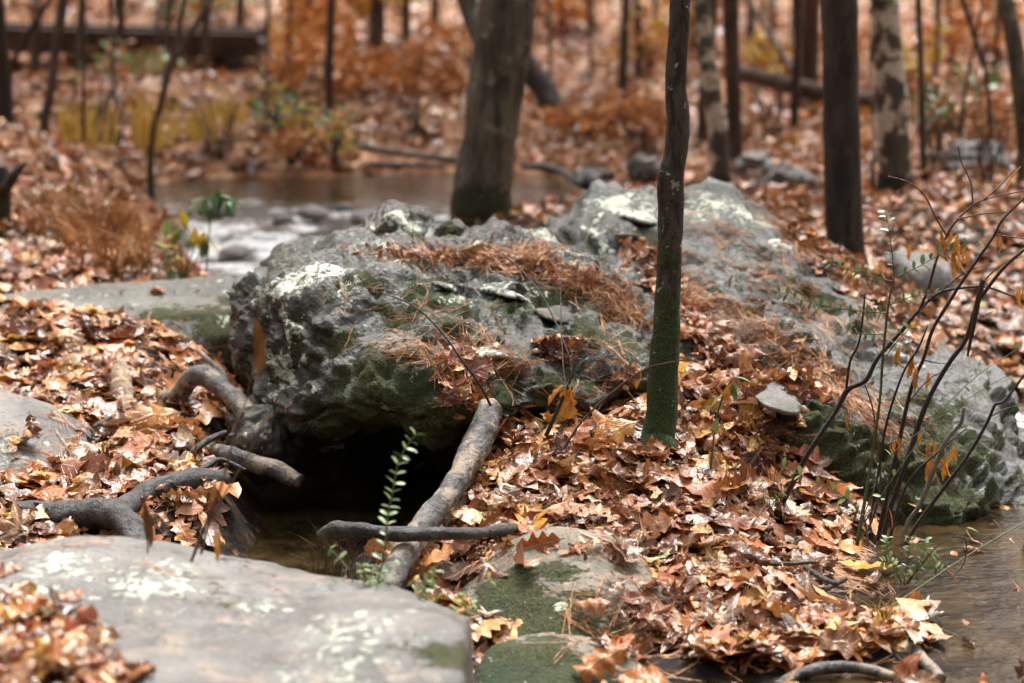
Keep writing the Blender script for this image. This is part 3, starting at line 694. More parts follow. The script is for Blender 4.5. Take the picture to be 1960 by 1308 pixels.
rock('rock', 'low mossy rock at the bottom edge under the tan rock', 'rock', M['tanrock'], (.12, 5.1, -.2), (.22, .2, .12),
     [(940,1240,5.18),(1060,1216,5.24),(1150,1232,5.2),(1230,1270,5.14),(1262,1300,5.08),(1100,1270,5.08),(1000,1280,5.06),(1180,1300,5.03)], [(.1,5.3,-.15),(.38,5.1,-.22),(-.1,5.1,-.2),(.1,5.05,-.4),(.15,4.85,-.25)], 5, seed=5, amp=0.5, rough=0.008, moss=[(1000,1260,5.1,.15,.9),(1120,1290,5.05,.1,.8)], base_moss=0.2, tan=[(1100,1235,5.2,.05,.7)])
rock('rock', 'long low whaleback rock lying across the left bank behind the leaves', 'rock', M['greenrock'], (-1.35, 7.95, .08), (.62, .3, .18),
     [(-60,575,8.0),(40,574,8.0),(150,574,8.0),(250,571,8.0),(320,556,8.05),(380,533,8.1),(440,529,8.14),(490,545,8.1),(510,600,8.0),(0,602,7.82),(150,610,7.8),(250,622,7.76),(350,600,7.75),(390,600,7.7),(430,620,7.66),(480,640,7.62),(470,700,7.6),(400,695,7.6),(500,690,7.68)],
     [(-1.9,8.2,.15),(-1.3,8.35,.1),(-.95,8.4,.1),(-2.1,7.9,.15),(-1.3,7.9,-.2),(-.9,7.9,-.2),(-1.8,7.8,-.1)], 6, seed=6, amp=0.6, rough=0.008,
     base_moss=.12, moss=[(430,600,7.7,.12,.95),(300,600,7.8,.15,.5),(470,570,7.9,.1,.6),(400,580,7.75,.08,.7),(480,680,7.62,.1,.5),(250,610,7.78,.12,.35)], lichen=[(450,600,7.65,.035,1.0),(430,530,8.1,.1,.4),(100,575,8,.2,.35)], dark=[(410,555,7.95,.035,.95),(480,590,7.8,.06,.6),(460,700,7.6,.08,.7)])
rock('rock', 'rounded grey rock cut by the left edge beside the leaf bank', 'rock', M['pale'], (-1.42, 6.6, .0), (.28, .3, .16),
     [(-60,745,6.82),(10,748,6.8),(55,768,6.74),(85,812,6.6),(100,862,6.46),(70,892,6.34),(0,895,6.32),(30,825,6.5),(-60,850,6.45)], [(-1.7,6.6,.1),(-1.45,6.95,.0),(-1.4,6.6,-.3),(-1.25,6.9,-.05)], 5, seed=7, amp=0.5, rough=0.006, lichen=[(20,860,6.4,.07,.5)])
rock('rock', 'small pale rock poking out of the leaves above the forked log', 'rock', M['pale'], P(245,895,6.42) - [0, 0, .05], (.1, .09, .07), [(200,880,6.45),(240,868,6.5),(285,885,6.46),(300,905,6.38),(240,905,6.35),(190,905,6.38)], [P(245,890,6.6) - [0, 0, .1], P(245,895,6.4) - [0, 0, .18]], 4, seed=8, amp=0.3, moss=[(235,880,6.45,.03,.6)])
def stone(label, picks, seed, mat, group=None, hz=.14, name='stone', level=5, amp=0.35, **kw):
    pts = np.array([P(*k) for k in picks]); c = pts.mean(0) - [0, -0.02, hz * .35]; ext = np.maximum((pts.max(0) - pts.min(0)) / 2, .03)
    hid = [c + [0, ext[1] * 1.3, 0], c - [0, 0, hz], c + [ext[0] * 1.1, ext[1] * .6, -hz * .3], c + [-ext[0] * 1.1, ext[1] * .6, -hz * .3]]
    return rock(name, label, 'stone', mat, c, (ext[0], ext[1] + .02, max(ext[2], .04)), picks, hid, level, seed=seed, amp=amp, group=group, **kw)
stone('brown wedge stone standing in the water at the right edge', [(1892,905,7.1),(1915,893,7.15),(1965,905,7.15),(1975,940,7.0),(1925,940,7.0),(1895,935,7.02),(1920,905,7.1)], 22, M['tanrock'])
stone('small moss-covered stone in the leaf litter below the sapling', [(1365,1045,5.85),(1395,1028,5.92),(1430,1045,5.85),(1435,1065,5.78),(1390,1068,5.75)], 23, M['tanrock'], moss=[(1395,1045,5.85,.1,.9)])
stone('pale stone at the waters edge in the bottom right corner', [(1870,1265,5.35),(1890,1250,5.4),(1915,1290,5.3),(1910,1320,5.2),(1870,1310,5.2)], 24, M['tanrock'])
fs = setp(empty('stone', P(1490, 785, 6.45)), 'flat grey-pink stone lying on the leaf pile right of the sapling', 'stone')
flake(fs, [(1447,775,6.42),(1460,758,6.55),(1482,748,6.62),(1518,766,6.6),(1532,786,6.52),(1532,800,6.44),(1505,806,6.38),(1465,792,6.38)], 0.025, 0.011, M['pale'], 31, 0.0).name = 'stone_slab'
# stones of the rapids and the far bank
rs = random.Random(5)
ORD = ['first', 'second', 'third', 'fourth', 'fifth', 'sixth', 'seventh', 'eighth', 'ninth', 'tenth', 'eleventh', 'twelfth', 'thirteenth', 'fourteenth', 'fifteenth', 'sixteenth', 'seventeenth', 'eighteenth', 'nineteenth', 'twentieth', 'twenty-first', 'twenty-second', 'twenty-third', 'twenty-fourth', 'twenty-fifth']
RIF = [(420,405,11.7,70),(480,400,11.8,46),(540,412,11.5,40),(600,405,11.6,52),(655,398,11.7,38),(700,405,11.5,60),(820,410,11.1,60),(450,430,11.0,64),(570,465,10.6,44),(640,450,10.6,36),(350,415,11.2,60),(300,390,11.3,60),(520,480,10.0,60),(800,400,11.6,40)]
for k, (px, py, Yd, wpx) in enumerate(RIF):
    c = P(px, py, Yd); r = wid(wpx, Yd)
    c[2] = water_level(c[0], c[1]) - r * 0.1
    lab = f'{ORD[sorted(q[0] for q in RIF).index(px)]} wet stone from the left in the white riffle'
    V, F, n = rock_mesh(c, (r, r * .9, r * .55), [], [c + [r,0,0], c - [r,0,0], c + [0,r,0], c - [0,r,0], c + [0,0,r*.6], c - [0,0,r*.6]], 4, amp=.9, seed=40 + k, scallop=.04, sfreq=7)
    o = part('stone', V, F, M['pale'] if k % 2 else M['slab'], None, {'moss': np.zeros(len(V)), 'lichen': np.zeros(len(V)), 'dark': np.full(len(V), .1), 'tan': np.zeros(len(V))})
    setp(o, lab, 'stone', 'stones in the riffle')
for k, (px, py, Yd, wpx, lab) in enumerate([(1435,325,11.8,70,'pale boulder at the foot of the mottled white trunk'),(1360,395,10.6,60,'low grey stone just behind the slab boulder'),(1500,365,11.2,110,'flat stone on the leafy rise between the dark trunk and the pale one'),(1860,318,11.5,110,'pale rounded rock under the thicket at the right'),(1250,330,12.0,70,'angled pale stone on the creek bank behind the sapling'),(1120,345,12.4,60,'dark stone in the far pool edge'),(1750,545,8.9,110,'dark overhung stone behind the slab boulder at the right')]):
    c = P(px, py, Yd); r = wid(wpx, Yd)
    V, F, n = rock_mesh(c, (r, r * .8, r * .5), [], [c + [r,0,0], c - [r,0,0], c + [0,r,0], c - [0,r,0], c + [0.2*r,0,r*.45], c - [0,0,r*.6]], 5, amp=1.3, seed=60 + k, scallop=.09, sfreq=4, terr=.02)
    o = part('rock', V, F, M['pale'] if k != 5 else M['slab'], None, {'moss': np.full(len(V), .1), 'lichen': np.full(len(V), .05), 'dark': np.zeros(len(V)), 'tan': np.zeros(len(V))})
    setp(o, lab, 'rock')
    SURF.append((V, F))

# everything litter can lie on, for finding resting places
_v, _f, _n = [], [], 0
for V, F in [(GV, np.vstack([GF[:, [0, 1, 2]], GF[:, [0, 2, 3]]]))] + SURF:
    _v.append(V); _f.append(F + _n); _n += len(V)
BVH = BVHTree.FromPolygons(np.vstack(_v).tolist(), np.vstack(_f).tolist())
def down(x, y, z0=2.0):
    h = BVH.ray_cast(Vector((x, y, z0)), Vector((0, 0, -1)))
    return h[0], h[1]
def cast(px, py):
    d = ray(px, py)
    h = BVH.ray_cast(Vector((0, 0, CAMZ)), Vector(d).normalized())
    return h[0], h[1]
# ------------------------------------------------------------------ trees
def limb(name, pts, mat, root, sides=8, n=None, rough=0.12, rfreq=9.0, seed=0, mossz=None, moss_amt=1.0, furrow=0.0, wscale=1.0):
    "pts: rows of x, y, z, radius in world space"
    pts = np.asarray(pts, float)
    V, F = tube(pts[:, :3], pts[:, 3] * wscale, n, sides, rough, rfreq, seed, True, furrow)
    mo = np.zeros(len(V))
    if mossz:
        mo = moss_amt * (1 - sstep(mossz[0], mossz[1], V[:, 2]))
    return part(name, V, F, mat, root, {'moss': mo})
def pts_px(lst):
    "rows (px, py, distance, width px) -> x, y, z, radius"
    return np.array([np.r_[P(a, b, d), wid(wp, d)] for a, b, d, wp in lst])
CROWNS = []
def tree(name, label, lst, mat, top=5.0, group=None, branches=3, sides=12, moss=0.0, extra=(), rough=0.12, furrow=0.0, seed=0, n=None, flare=1.35, cat='tree', rfreq=6.0, crown=90):
    pts = pts_px(lst)
    base = pts[0].copy()
    g = ground(base[None, :2])[0]
    root = setp(empty(name, (base[0], base[1], g)), label, cat, group)
    foot = base.copy(); foot[2] = g - 0.12; foot[3] *= flare
    rows = [foot] + [p for p in pts if p[2] > g - 0.05]
    d = pts[-1][:3] - pts[-2][:3]; d = d / np.linalg.norm(d)
    last = pts[-1]; rr = random.Random(seed + 3)
    L = max(top - last[2], 0.2) / max(d[2], 0.3)
    for k in (0.33, 0.66, 1.0):
        q = last[:3] + d * L * k + np.array([rr.uniform(-.1, .1), rr.uniform(-.1, .1), 0]) * k
        rows.append(np.r_[q, last[3] * (1 - 0.75 * k)])
    rows = np.array(rows)
    limb('trunk', rows, mat, root, sides, n or 40, rough, rfreq, seed, (g + 0.02, g + max(moss, 0.05)) if moss else None, 1.0, furrow)
    for k in range(branches):
        i = rr.choice([-2, -3, -1]); s0 = rows[i][:3]; r0 = rows[i][3]
        a = rr.uniform(0, 2 * math.pi); ln = rr.uniform(0.8, 1.8)
        e = s0 + np.array([math.cos(a) * ln, math.sin(a) * ln, rr.uniform(.4, 1.0)])
        m_ = (s0 + e) / 2 + np.array([0, 0, .15])
        limb('branch', [np.r_[s0, r0 * .5], np.r_[m_, r0 * .35], np.r_[e, r0 * .1]], mat, root, 6, 8, 0.05, 8, k)
    for nm, l2 in extra:
        limb(nm, pts_px(l2), mat, root, 7, None, 0.12, 9, seed + 9)
    if crown:
        CROWNS.append((root, rows[-1][:3].copy(), crown, seed))
    return root

sap = tree('sapling_tree', 'sharp dark sapling trunk with mossy foot rising from the leaf mound', [(1258,872,6.29,82),(1258,850,6.31,70),(1262,825,6.32,62),(1266,790,6.33,57),(1270,700,6.34,54),(1276,600,6.35,48),(1281,500,6.36,45),(1284,420,6.36,45),(1284,350,6.36,48),(1285,335,6.36,46),(1292,300,6.36,42),(1298,240,6.36,42),(1296,200,6.36,40),(1293,150,6.36,38),(1298,80,6.36,37),(1303,0,6.36,37),(1307,-60,6.36,36)], M['sapbark'], 3.4, branches=4, sides=26, moss=0.0, rough=0.16, furrow=0.09, n=190, flare=1.15, rfreq=16)
tr = [c_ for c_ in sap.children if c_.name.startswith('trunk')][0]
co = np.empty(len(tr.data.vertices) * 3, np.float32); tr.data.vertices.foreach_get('co', co); co = co.reshape(-1, 3)
zz = co[:, 2]
mo = (1 - sstep(0.05, 0.32, zz)) * .7 + 0.36 * (1 - sstep(0.25, 0.8, zz)) + 0.16 * (1 - sstep(0.5, 1.3, zz)) + 0.12 * (co[:, 0] > -0.01)
tr.data.attributes['moss'].data.foreach_set('value', np.clip(mo, 0, 1.1).astype(np.float32))
limb('root', pts_px([(1266,830,6.35,16),(1268,866,6.3,24),(1278,893,6.2,22),(1296,924,6.1,12)]), M['sapbark'], sap, 14, 30, 0.3, 20, 3, (0.02, 0.3))
limb('root', pts_px([(1258,845,6.32,26),(1243,868,6.3,30),(1228,888,6.24,18),(1216,903,6.2,8)]), M['sapbark'], sap, 12, 24, 0.2, 20, 6, (0.0, 0.3))
limb('knot', pts_px([(1272,372,6.34,14),(1268,345,6.335,14),(1266,328,6.335,8)]), M['sapbark'], sap, 8, 10, 0.2, 30, 4)

tree('tree', 'thick grey-brown trunk with mossy base standing by the far pool', [(925,430,10.4,122),(922,400,10.4,116),(926,350,10.4,108),(937,280,10.4,102),(946,200,10.4,102),(960,100,10.4,106),(972,0,10.4,104),(980,-80,10.4,100)], M['greybark'], 6.5, branches=4, sides=22, moss=0.32, n=70, furrow=0.05, extra=[('branch', [(940,95,10.45,60),(918,55,10.5,46),(898,15,10.55,40),(880,-60,10.6,36)])], seed=1)
tree('tree', 'dark mossy trunk rising just behind the slab boulder', [(1622,508,8.6,80),(1618,470,8.6,72),(1613,350,8.6,69),(1610,200,8.6,66),(1607,60,8.6,66),(1605,-60,8.6,64)], M['darkbark'], 5.5, branches=4, sides=20, moss=0.2, n=70, furrow=0.05, seed=2)
tree('tree', 'pale patchy trunk with vine beside the dark one', [(1713,365,11,72),(1712,300,11,64),(1708,200,11,62),(1700,100,11,56),(1692,0,11,52),(1688,-60,11,50)], M['whitebark'], 6, branches=4, sides=18, moss=0.15, n=60, seed=3, extra=[('vine', [(1670,362,10.95,9),(1672,250,10.95,8),(1668,120,10.95,8),(1674,20,10.95,10),(1676,-60,10.95,9)])])
tree('tree', 'slim white-patched trunk right behind the sapling', [(1386,374,11.4,46),(1381,340,11.4,40),(1374,260,11.4,36),(1364,190,11.4,36),(1352,100,11.4,33),(1342,0,11.4,31),(1338,-60,11.4,30)], M['whitebark'], 6, branches=4, sides=16, moss=0.12, n=60, seed=4)
tree('tree', 'red-brown trunk close behind the slim white-patched one', [(1410,350,11.9,34),(1406,250,11.9,29),(1401,120,11.9,30),(1398,0,11.9,32),(1396,-60,11.9,31)], M['redbark'], 6, sides=12, seed=5)
tree('tree', 'brown trunk seen between the sapling and the white-patched trunk', [(1345,280,13.3,30),(1352,150,13.3,26),(1362,0,13.3,26)], M['thinbark'], 6, sides=10, seed=6)
tree('tree', 'dark trunk at the left edge of the leafy bank', [(8,230,12.5,34),(3,120,12.5,30),(-6,0,12.5,28)], M['darkbark'], 6, sides=14, seed=7, moss=.2)
tree('tree', 'thin leaning trunk in front of the footbridge beam', [(85,236,12.4,19),(97,170,12.4,18),(112,60,12.4,20),(124,-20,12.4,20)], M['thinbark'], 6, sides=9, seed=8)
tree('tree', 'crooked forked stem crossing the footbridge beam', [(288,285,12.2,14),(308,200,12.2,15),(323,140,12.2,14),(355,80,12.2,12),(405,0,12.2,11),(430,-40,12.2,10)], M['thinbark'], 4.5, sides=8, seed=9, extra=[('branch', [(312,190,12.2,12),(318,140,12.25,11),(340,70,12.3,11),(356,-20,12.3,10)])])
tree('tree', 'dark curved stem at the left end of the footbridge', [(18,155,12.6,12),(30,110,12.6,11),(55,65,12.6,10),(98,-5,12.6,9)], M['darkbark'], 4, sides=7, seed=10)
tree('tree', 'thin straight trunk right of the footbridge post', [(632,232,13.8,18),(630,120,13.8,16),(634,0,13.8,16)], M['redbark'], 6, sides=9, seed=11)
tree('tree', 'grey trunk behind the orange beech leaves', [(716,112,18.5,34),(722,40,18.5,30),(724,-20,18.5,30)], M['thinbark'], 7, sides=10, seed=12)
tree('tree', 'grey-green trunk right of the thick mossy-based one', [(1192,158,16.5,22),(1196,60,16.5,19),(1200,-20,16.5,18)], M['greybark'], 7, sides=9, seed=13)
tree('tree', 'slender grey trunk paired with the grey-green one', [(1222,135,17,16),(1220,40,17,15),(1216,-20,17,14)], M['greybark'], 7, sides=8, seed=14)
tree('tree', 'thin dark trunk left of the red-brown pair', [(1520,238,13.8,18),(1524,120,13.8,15),(1527,-10,13.8,15)], M['darkbark'], 6, sides=9, seed=15)
tree('tree', 'dark reddish trunk touching the left of the mossy dark trunk', [(1548,190,15.2,38),(1551,80,15.2,35),(1553,-10,15.2,34)], M['redbark'], 7, sides=12, seed=16)
tree('tree', 'thin bare stem right of the pale patchy trunk', [(1768,342,11.3,14),(1764,200,11.3,13),(1762,100,11.3,12),(1758,-10,11.3,12)], M['thinbark'], 5, sides=8, seed=17)
tree('tree', 'short leaning stem in the right-hand thicket', [(1838,250,12.2,9),(1848,170,12.2,8),(1862,100,12.2,7),(1880,10,12.2,6)], M['thinbark'], 4, sides=7, seed=18)
tree('tree', 'mottled trunk cut by the upper right edge', [(1968,300,10.8,40),(1957,200,10.8,36),(1944,100,10.8,34),(1926,0,10.8,30),(1918,-50,10.8,28)], M['greybark'], 6, sides=14, seed=19)
tree('tree', 'forked thin stem left of the right-edge mottled trunk', [(1900,330,11.6,10),(1888,150,11.6,9),(1862,60,11.6,9),(1840,-10,11.6,9)], M['darkbark'], 4, sides=7, seed=24)
thin = [(157,150,16,14),(228,130,16.5,18),(316,120,17,14),(392,110,17.5,15),(70,140,16,12),(455,90,19,20),(225,255,12.9,7),(160,280,12.3,8),(140,230,13.2,8),(510,170,16,9),(545,210,14.5,8),(600,150,16,9),(780,120,18.5,14),(835,90,20,16),(1075,60,22,16),(1130,90,20,14),(1260,110,19,12),(1440,110,18,16),(1480,70,20,14),(1620,120,17,14),(1790,200,14,10),(1820,120,17,10),(1905,140,16,12),(1945,200,14,10),(690,60,22,16),(570,60,22,14),(350,50,24,18),(120,40,24,18),(30,60,22,14),(1010,30,24,16),(1180,40,23,14),(1330,60,21,12),(1560,50,24,16),(1700,40,24,18),(1860,60,21,14)]
zi = lambda px: 0 if px < 250 else 1 if px < 500 else 2 if px < 1050 else 3 if px < 1600 else 4
_r = random.Random(99)
thin += [(int(40 + 1900 * (k + _r.random() * .8) / 34), 0, 0, 0) for k in range(34)]
thin = [(a, b, c, d) if d else (a, _r.randint(20, 190), 0, _r.randint(6, 11)) for a, b, c, d in thin]
thin = [(a + .01 * k, b, c if c else 1.42 * FPX / (b + 250), d) for k, (a, b, c, d) in enumerate(thin)]
where = ['behind the left half of the footbridge', 'behind the right half of the footbridge', 'behind the far pool', 'beyond the sapling', 'beyond the pale patchy trunk']
for k, (px, py, d, wpx) in enumerate(thin):
    zone = where[zi(px)]; o_ = ORD[sorted(q[0] for q in thin if zi(q[0]) == zi(px)).index(px)]
    lean = rs.uniform(-14, 14)
    tree('tree', f'{o_} thin blurred trunk from the left {zone}, {["brown", "dark", "grey"][k % 3]}', [(px, py, d, wpx), (px + lean * .5, py - 100, d, wpx * .9), (px + lean, py - 220, d, wpx * .85)], [M['thinbark'], M['darkbark'], M['greybark']][k % 3], 6.5, 'thin trunks of the woods behind', 2, 7, seed=30 + k, n=14)

# broken stump at the left edge
st = setp(empty('stump', P(0, 475, 9.4)), 'dark broken stump with a pointed prong at the left edge', 'stump')
limb('trunk', pts_px([(0,482,9.4,46),(4,440,9.4,36),(4,390,9.4,34),(2,350,9.4,36),(0,318,9.4,26)]), M['darkbark'], st, 14, 30, .2, 14, 3, (0.1, 0.2), .7)
limb('prong', pts_px([(6,365,9.36,26),(24,340,9.34,20),(38,322,9.34,14),(50,312,9.34,5)]), M['darkbark'], st, 8, 12, .2, 20, 5)

# ------------------------------------------------------------------ footbridge
br = setp(empty('footbridge', P(455, 168, 18)), 'dark timber footbridge beam crossing behind the left bank', 'bridge')
def box(a, b, w_, h_):
    "beam from a to b (top centre line)"
    a, b = np.array(a), np.array(b); t = (b - a) / np.linalg.norm(b - a); sd_ = np.cross(t, [0, 0, 1]); sd_ /= np.linalg.norm(sd_); up = np.cross(sd_, t)
    V = []
    for e in (a, b):
        for s_, u_ in ((-1, 0), (1, 0), (1, -1), (-1, -1)):
            V.append(e + sd_ * s_ * w_ / 2 + up * u_ * h_)
    return np.array(V), np.array([[0,1,2,3],[7,6,5,4],[0,4,5,1],[1,5,6,2],[2,6,7,3],[3,7,4,0]])
ba, bb = P(-330, 44, 17.6), P(495, 65, 18)
for off in (0, .55):
    V, F = box(ba + [0, off, 0], bb + [0, off, 0], .12, .18); part('beam', V, F, M['wood'], br, {'moss': np.zeros(8)}, False)
L = np.linalg.norm(bb - ba); t = (bb - ba) / L
k = 0.08
while k < L:
    c = ba + t * k
    V, F = box(c + [0, .065, -.06], c + [0, .485, -.06], .135, .04); part('plank', V, F, M['wood'], br, {'moss': np.zeros(8)}, False); k += .15
for px in (455, -200):
    c = P(px, 92, 17.95)
    V, F = box(c + [0, 0, .0], c + [0, 0.001, -.34], .09, .09)
    z0 = ground(c[None, :2])[0] - .1
    V, F = tube([c, [c[0], c[1], z0]], [.05, .055], 6, 6, 0.05, 8, 2)
    part('post', V, F, M['wood'], br, {'moss': np.zeros(len(V))}, False)
    V, F = box(c + [-.2, .1, .02], c + [.2, .1, .02], .2, .06); part('cross_piece', V, F, M['wood'], br, {'moss': np.zeros(8)}, False)

# ------------------------------------------------------------------ logs, limbs and sticks
def log(name, label, lst, mat, sides=12, n=None, rough=.16, rfreq=14, seed=0, extra=(), moss=0.0, cat='log', group=None):
    pts = pts_px(lst)
    root = setp(empty(name, pts[0][:3]), label, cat, group) if extra else None
    sides = int(sides * 1.5); V, F = tube(pts[:, :3], pts[:, 3], int(1.6 * (n or max(12, 10 * len(pts)))), sides, rough * 3.0, rfreq * .7, seed, True, 0.09)
    o = part(name if root is None else 'stem', V, F, mat, root, {'moss': np.clip(np.full(len(V), moss) + 0.3 * fbm(V, 5, 2, seed), 0, 1) if moss else np.zeros(len(V))})
    if root is None: setp(o, label, cat, group)
    for nm, l2 in extra:
        limb(nm, pts_px(l2), mat, root, max(6, sides - 3), 50, rough * 3.0, rfreq * .7, seed + 4, furrow=.09)
    return root or o
log('log', 'grey weathered log leaning diagonally from the leaf mound down to the pool', [(735,1135,5.5,54),(760,1090,5.58,52),(800,1025,5.74,48),(870,930,5.96,46),(905,862,6.13,50),(925,820,6.22,48),(938,782,6.32,44)], M['log'], 18, 90, .14, 16, 1)
log('stick', 'dark horizontal stick crossing in front of the diagonal log', [(612,1024,5.8,14),(635,1014,5.75,26),(680,1014,5.68,28),(760,1022,5.64,28),(850,1022,5.65,25),(920,1020,5.72,22),(985,1010,5.85,18)], M['darklog'], 12, 50, .14, 20, 2, cat='stick')
log('limb', 'humped smooth grey limb arching from the leaves to the boulder', [(268,772,6.98,30),(305,766,6.95,34),(340,756,6.9,36),(362,728,6.86,38),(388,718,6.83,40),(415,735,6.79,38),(450,765,6.7,38),(478,795,6.62,44),(492,822,6.6,54),(510,850,6.7,50)], M['log'], 16, 80, .12, 12, 3, extra=[('branch', [(440,752,6.74,14),(424,712,6.95,13),(400,690,7.1,10),(380,672,7.2,8)])], cat='branch', moss=.12)
log('log', 'short tan log with flaking bark among the left bank leaves', [(228,702,7.15,30),(232,740,7.0,40),(240,780,6.88,42),(238,828,6.72,44)], M['barkpiece'], 12, 40, .2, 26, 4)
log('log', 'dark forked log along the near edge of the left bank', [(30,985,6.08,50),(130,986,6.02,52),(205,984,5.96,54),(245,1002,5.88,52),(262,1040,5.8,46),(268,1080,5.7,40)], M['darklog'], 16, 70, .12, 18, 5, extra=[('branch', [(215,985,5.97,40),(260,960,6.1,46),(310,936,6.17,50),(370,922,6.22,50),(428,920,6.3,42)])], moss=.14)
log('log', 'brown broken log pointing into the dark hollow under the boulder', [(372,852,6.6,22),(430,868,6.5,30),(500,890,6.42,34),(545,908,6.38,34),(574,922,6.35,28)], M['log'], 12, 40, .14, 18, 6)
log('stick', 'short dark stick lying across the left bank above the forked log', [(345,888,6.42,12),(368,865,6.46,13),(400,842,6.52,13),(432,828,6.56,11)], M['darklog'], 8, 20, .1, 20, 7, cat='stick')
log('stick', 'pale grey stick half covered by leaves below the tan log', [(262,828,6.68,16),(320,838,6.62,18),(372,858,6.54,18)], M['log'], 8, 20, .12, 20, 8, cat='stick')
log('stick', 'thin black stick lying left of the tan log', [(178,818,6.66,6),(200,805,6.72,8),(226,793,6.78,8)], M['darklog'], 6, 12, .1, 20, 9, cat='stick')
log('stick', 'forked dark stick at the tip of the forked log', [(375,905,6.3,10),(400,890,6.34,11),(425,880,6.38,9),(470,900,6.36,7)], M['darklog'], 7, 18, .1, 20, 10, cat='stick')
log('root', 'thick curved root along the bottom edge', [(1490,1318,5.08,26),(1530,1290,5.14,24),(1590,1278,5.16,23),(1650,1280,5.16,22),(1710,1296,5.12,18)], M['log'], 10, 40, .1, 16, 11, cat='root')
log('root', 'grey root sloping to the water in the bottom right', [(1712,1205,5.45,24),(1740,1240,5.32,26),(1775,1272,5.2,24),(1800,1300,5.1,22)], M['log'], 10, 30, .14, 16, 12, cat='root', moss=.1)
for k, (lab, l) in enumerate([
 ('thin dark twig on the leaves right of the tan rock', [(1172,985,5.98,7),(1190,1020,5.9,9),(1215,1055,5.82,9),(1240,1080,5.74,7)]),
 ('bent dark twig on the leaves near the bottom edge', [(1312,1200,5.42,6),(1330,1235,5.34,9),(1355,1258,5.28,9),(1388,1285,5.2,8)]),
 ('upright grey stub of stick in the lower leaf litter', [(1403,1172,5.5,13),(1394,1210,5.42,15),(1390,1255,5.3,14)]),
 ('long dark twig lying below the mossy stone', [(1368,1066,5.78,10),(1420,1074,5.76,10),(1480,1080,5.74,9),(1560,1076,5.78,7)]),
 ('black forked twig by the shrub foot', [(1540,1085,5.74,10),(1570,1105,5.7,11),(1600,1118,5.66,9)]),
 ('curved dark twig at the lower right leaf edge', [(1680,1290,5.2,6),(1740,1278,5.24,7),(1800,1290,5.2,6),(1860,1305,5.16,5)]),
 ('short pale twig on the right leaf bank', [(1575,1130,5.68,10),(1600,1118,5.72,10),(1620,1108,5.75,8)])]):
    log('twig', lab, l, M['darklog'] if k != 2 else M['log'], 7, 20, .12, 24, 30 + k, cat='twig')
log('log', 'dark leaning log behind the thick mossy-based trunk', [(1072,234,14.4,46),(1050,190,14.5,46),(1020,140,14.6,42),(985,85,14.7,38),(960,40,14.8,34)], M['darkbark'], 12, 30, .1, 8, 13)
log('log', 'fallen log across the slope left of the dark trunk', [(1395,138,15.2,28),(1460,150,15,30),(1530,168,14.8,32),(1640,190,14.6,34),(1720,206,14.5,34)], M['redbark'], 10, 30, .08, 8, 14)
log('stick', 'pale slanting pole beyond the red-brown trunk', [(1525,145,15.2,11),(1480,78,15.4,11),(1425,-10,15.6,11)], M['greystem'], 7, 12, .06, 8, 15, cat='pole')
log('log', 'driftwood pole lying over the far pool left of the thick trunk', [(685,278,13,14),(740,288,12.9,13),(800,296,12.8,13),(875,306,12.7,12)], M['log'], 8, 20, .1, 8, 16)
log('log', 'dark driftwood branch at the far pool right of the thick trunk', [(1000,318,12.8,13),(1050,322,12.7,16),(1080,332,12.6,14),(1100,345,12.4,8)], M['darklog'], 8, 20, .15, 8, 17)
log('log', 'short dark driftwood piece near the right end of the far pool', [(1098,338,12.5,16),(1130,332,12.6,20),(1172,336,12.5,18)], M['darklog'], 8, 20, .15, 8, 18)
log('log', 'low waterlogged branch on the far pool under the driftwood pole', [(700,316,12.9,8),(760,316,12.9,9),(850,320,12.8,8)], M['darklog'], 7, 20, .15, 8, 19)

# ------------------------------------------------------------------ leaf shapes
def strip_leaf(profile, nt, nv=5, serr=0.0):
    "leaf along +x, length 1, half width profile(t); returns V, F, uv"
    t = np.linspace(0, 1, nt); v = np.linspace(-1, 1, nv)
    wd = np.array([profile(k) for k in t])
    V = np.stack(np.meshgrid(t, v, indexing='ij'), -1).reshape(-1, 2)
    W_ = np.repeat(wd, nv)
    X_ = V[:, 0] + 0.10 * np.abs(V[:, 1]) * W_
    xyz = np.column_stack([X_ - 0.5, V[:, 1] * W_, np.zeros(len(V))])
    i, j = np.meshgrid(np.arange(nt - 1), np.arange(nv - 1), indexing='ij')
    a = (i * nv + j).ravel()
    F = np.vstack([np.column_stack([a, a + nv, a + nv + 1]), np.column_stack([a, a + nv + 1, a + 1])])
    return xyz, F, np.column_stack([V[:, 0], V[:, 1] * W_ * 2.2, np.zeros(len(V))])
env = lambda t, a, b: (max(t, 0) ** a) * (max(1 - t, 0) ** b)
def p_ovate(t): return 0.02 if t < .06 else 0.62 * env((t - .06) / .94, .7, .85) + 0.004
def p_beech(t): return 0.015 if t < .05 else 0.5 * env((t - .05) / .95, .8, .8) * (1 + 0.10 * math.sin(t * 75)) + 0.004
def p_oak(t): return 0.014 if t < .10 else (0.10 + 0.52 * env((t - .1) / .9, .75, .5)) * (0.74 + 0.27 * math.sin((t - .1) * 4.2 * 2 * math.pi - 1.2)) * (1 if t < .97 else .5) + 0.01
def p_redoak(t): return 0.012 if t < .12 else (0.08 + 0.62 * env((t - .12) / .88, .8, .55)) * (0.62 + 0.38 * abs(math.sin((t - .12) * 3.6 * math.pi + .3)) ** 1.6) + 0.012
def p_narrow(t): return 0.012 if t < .05 else 0.36 * env((t - .05) / .95, .7, .8) + 0.004
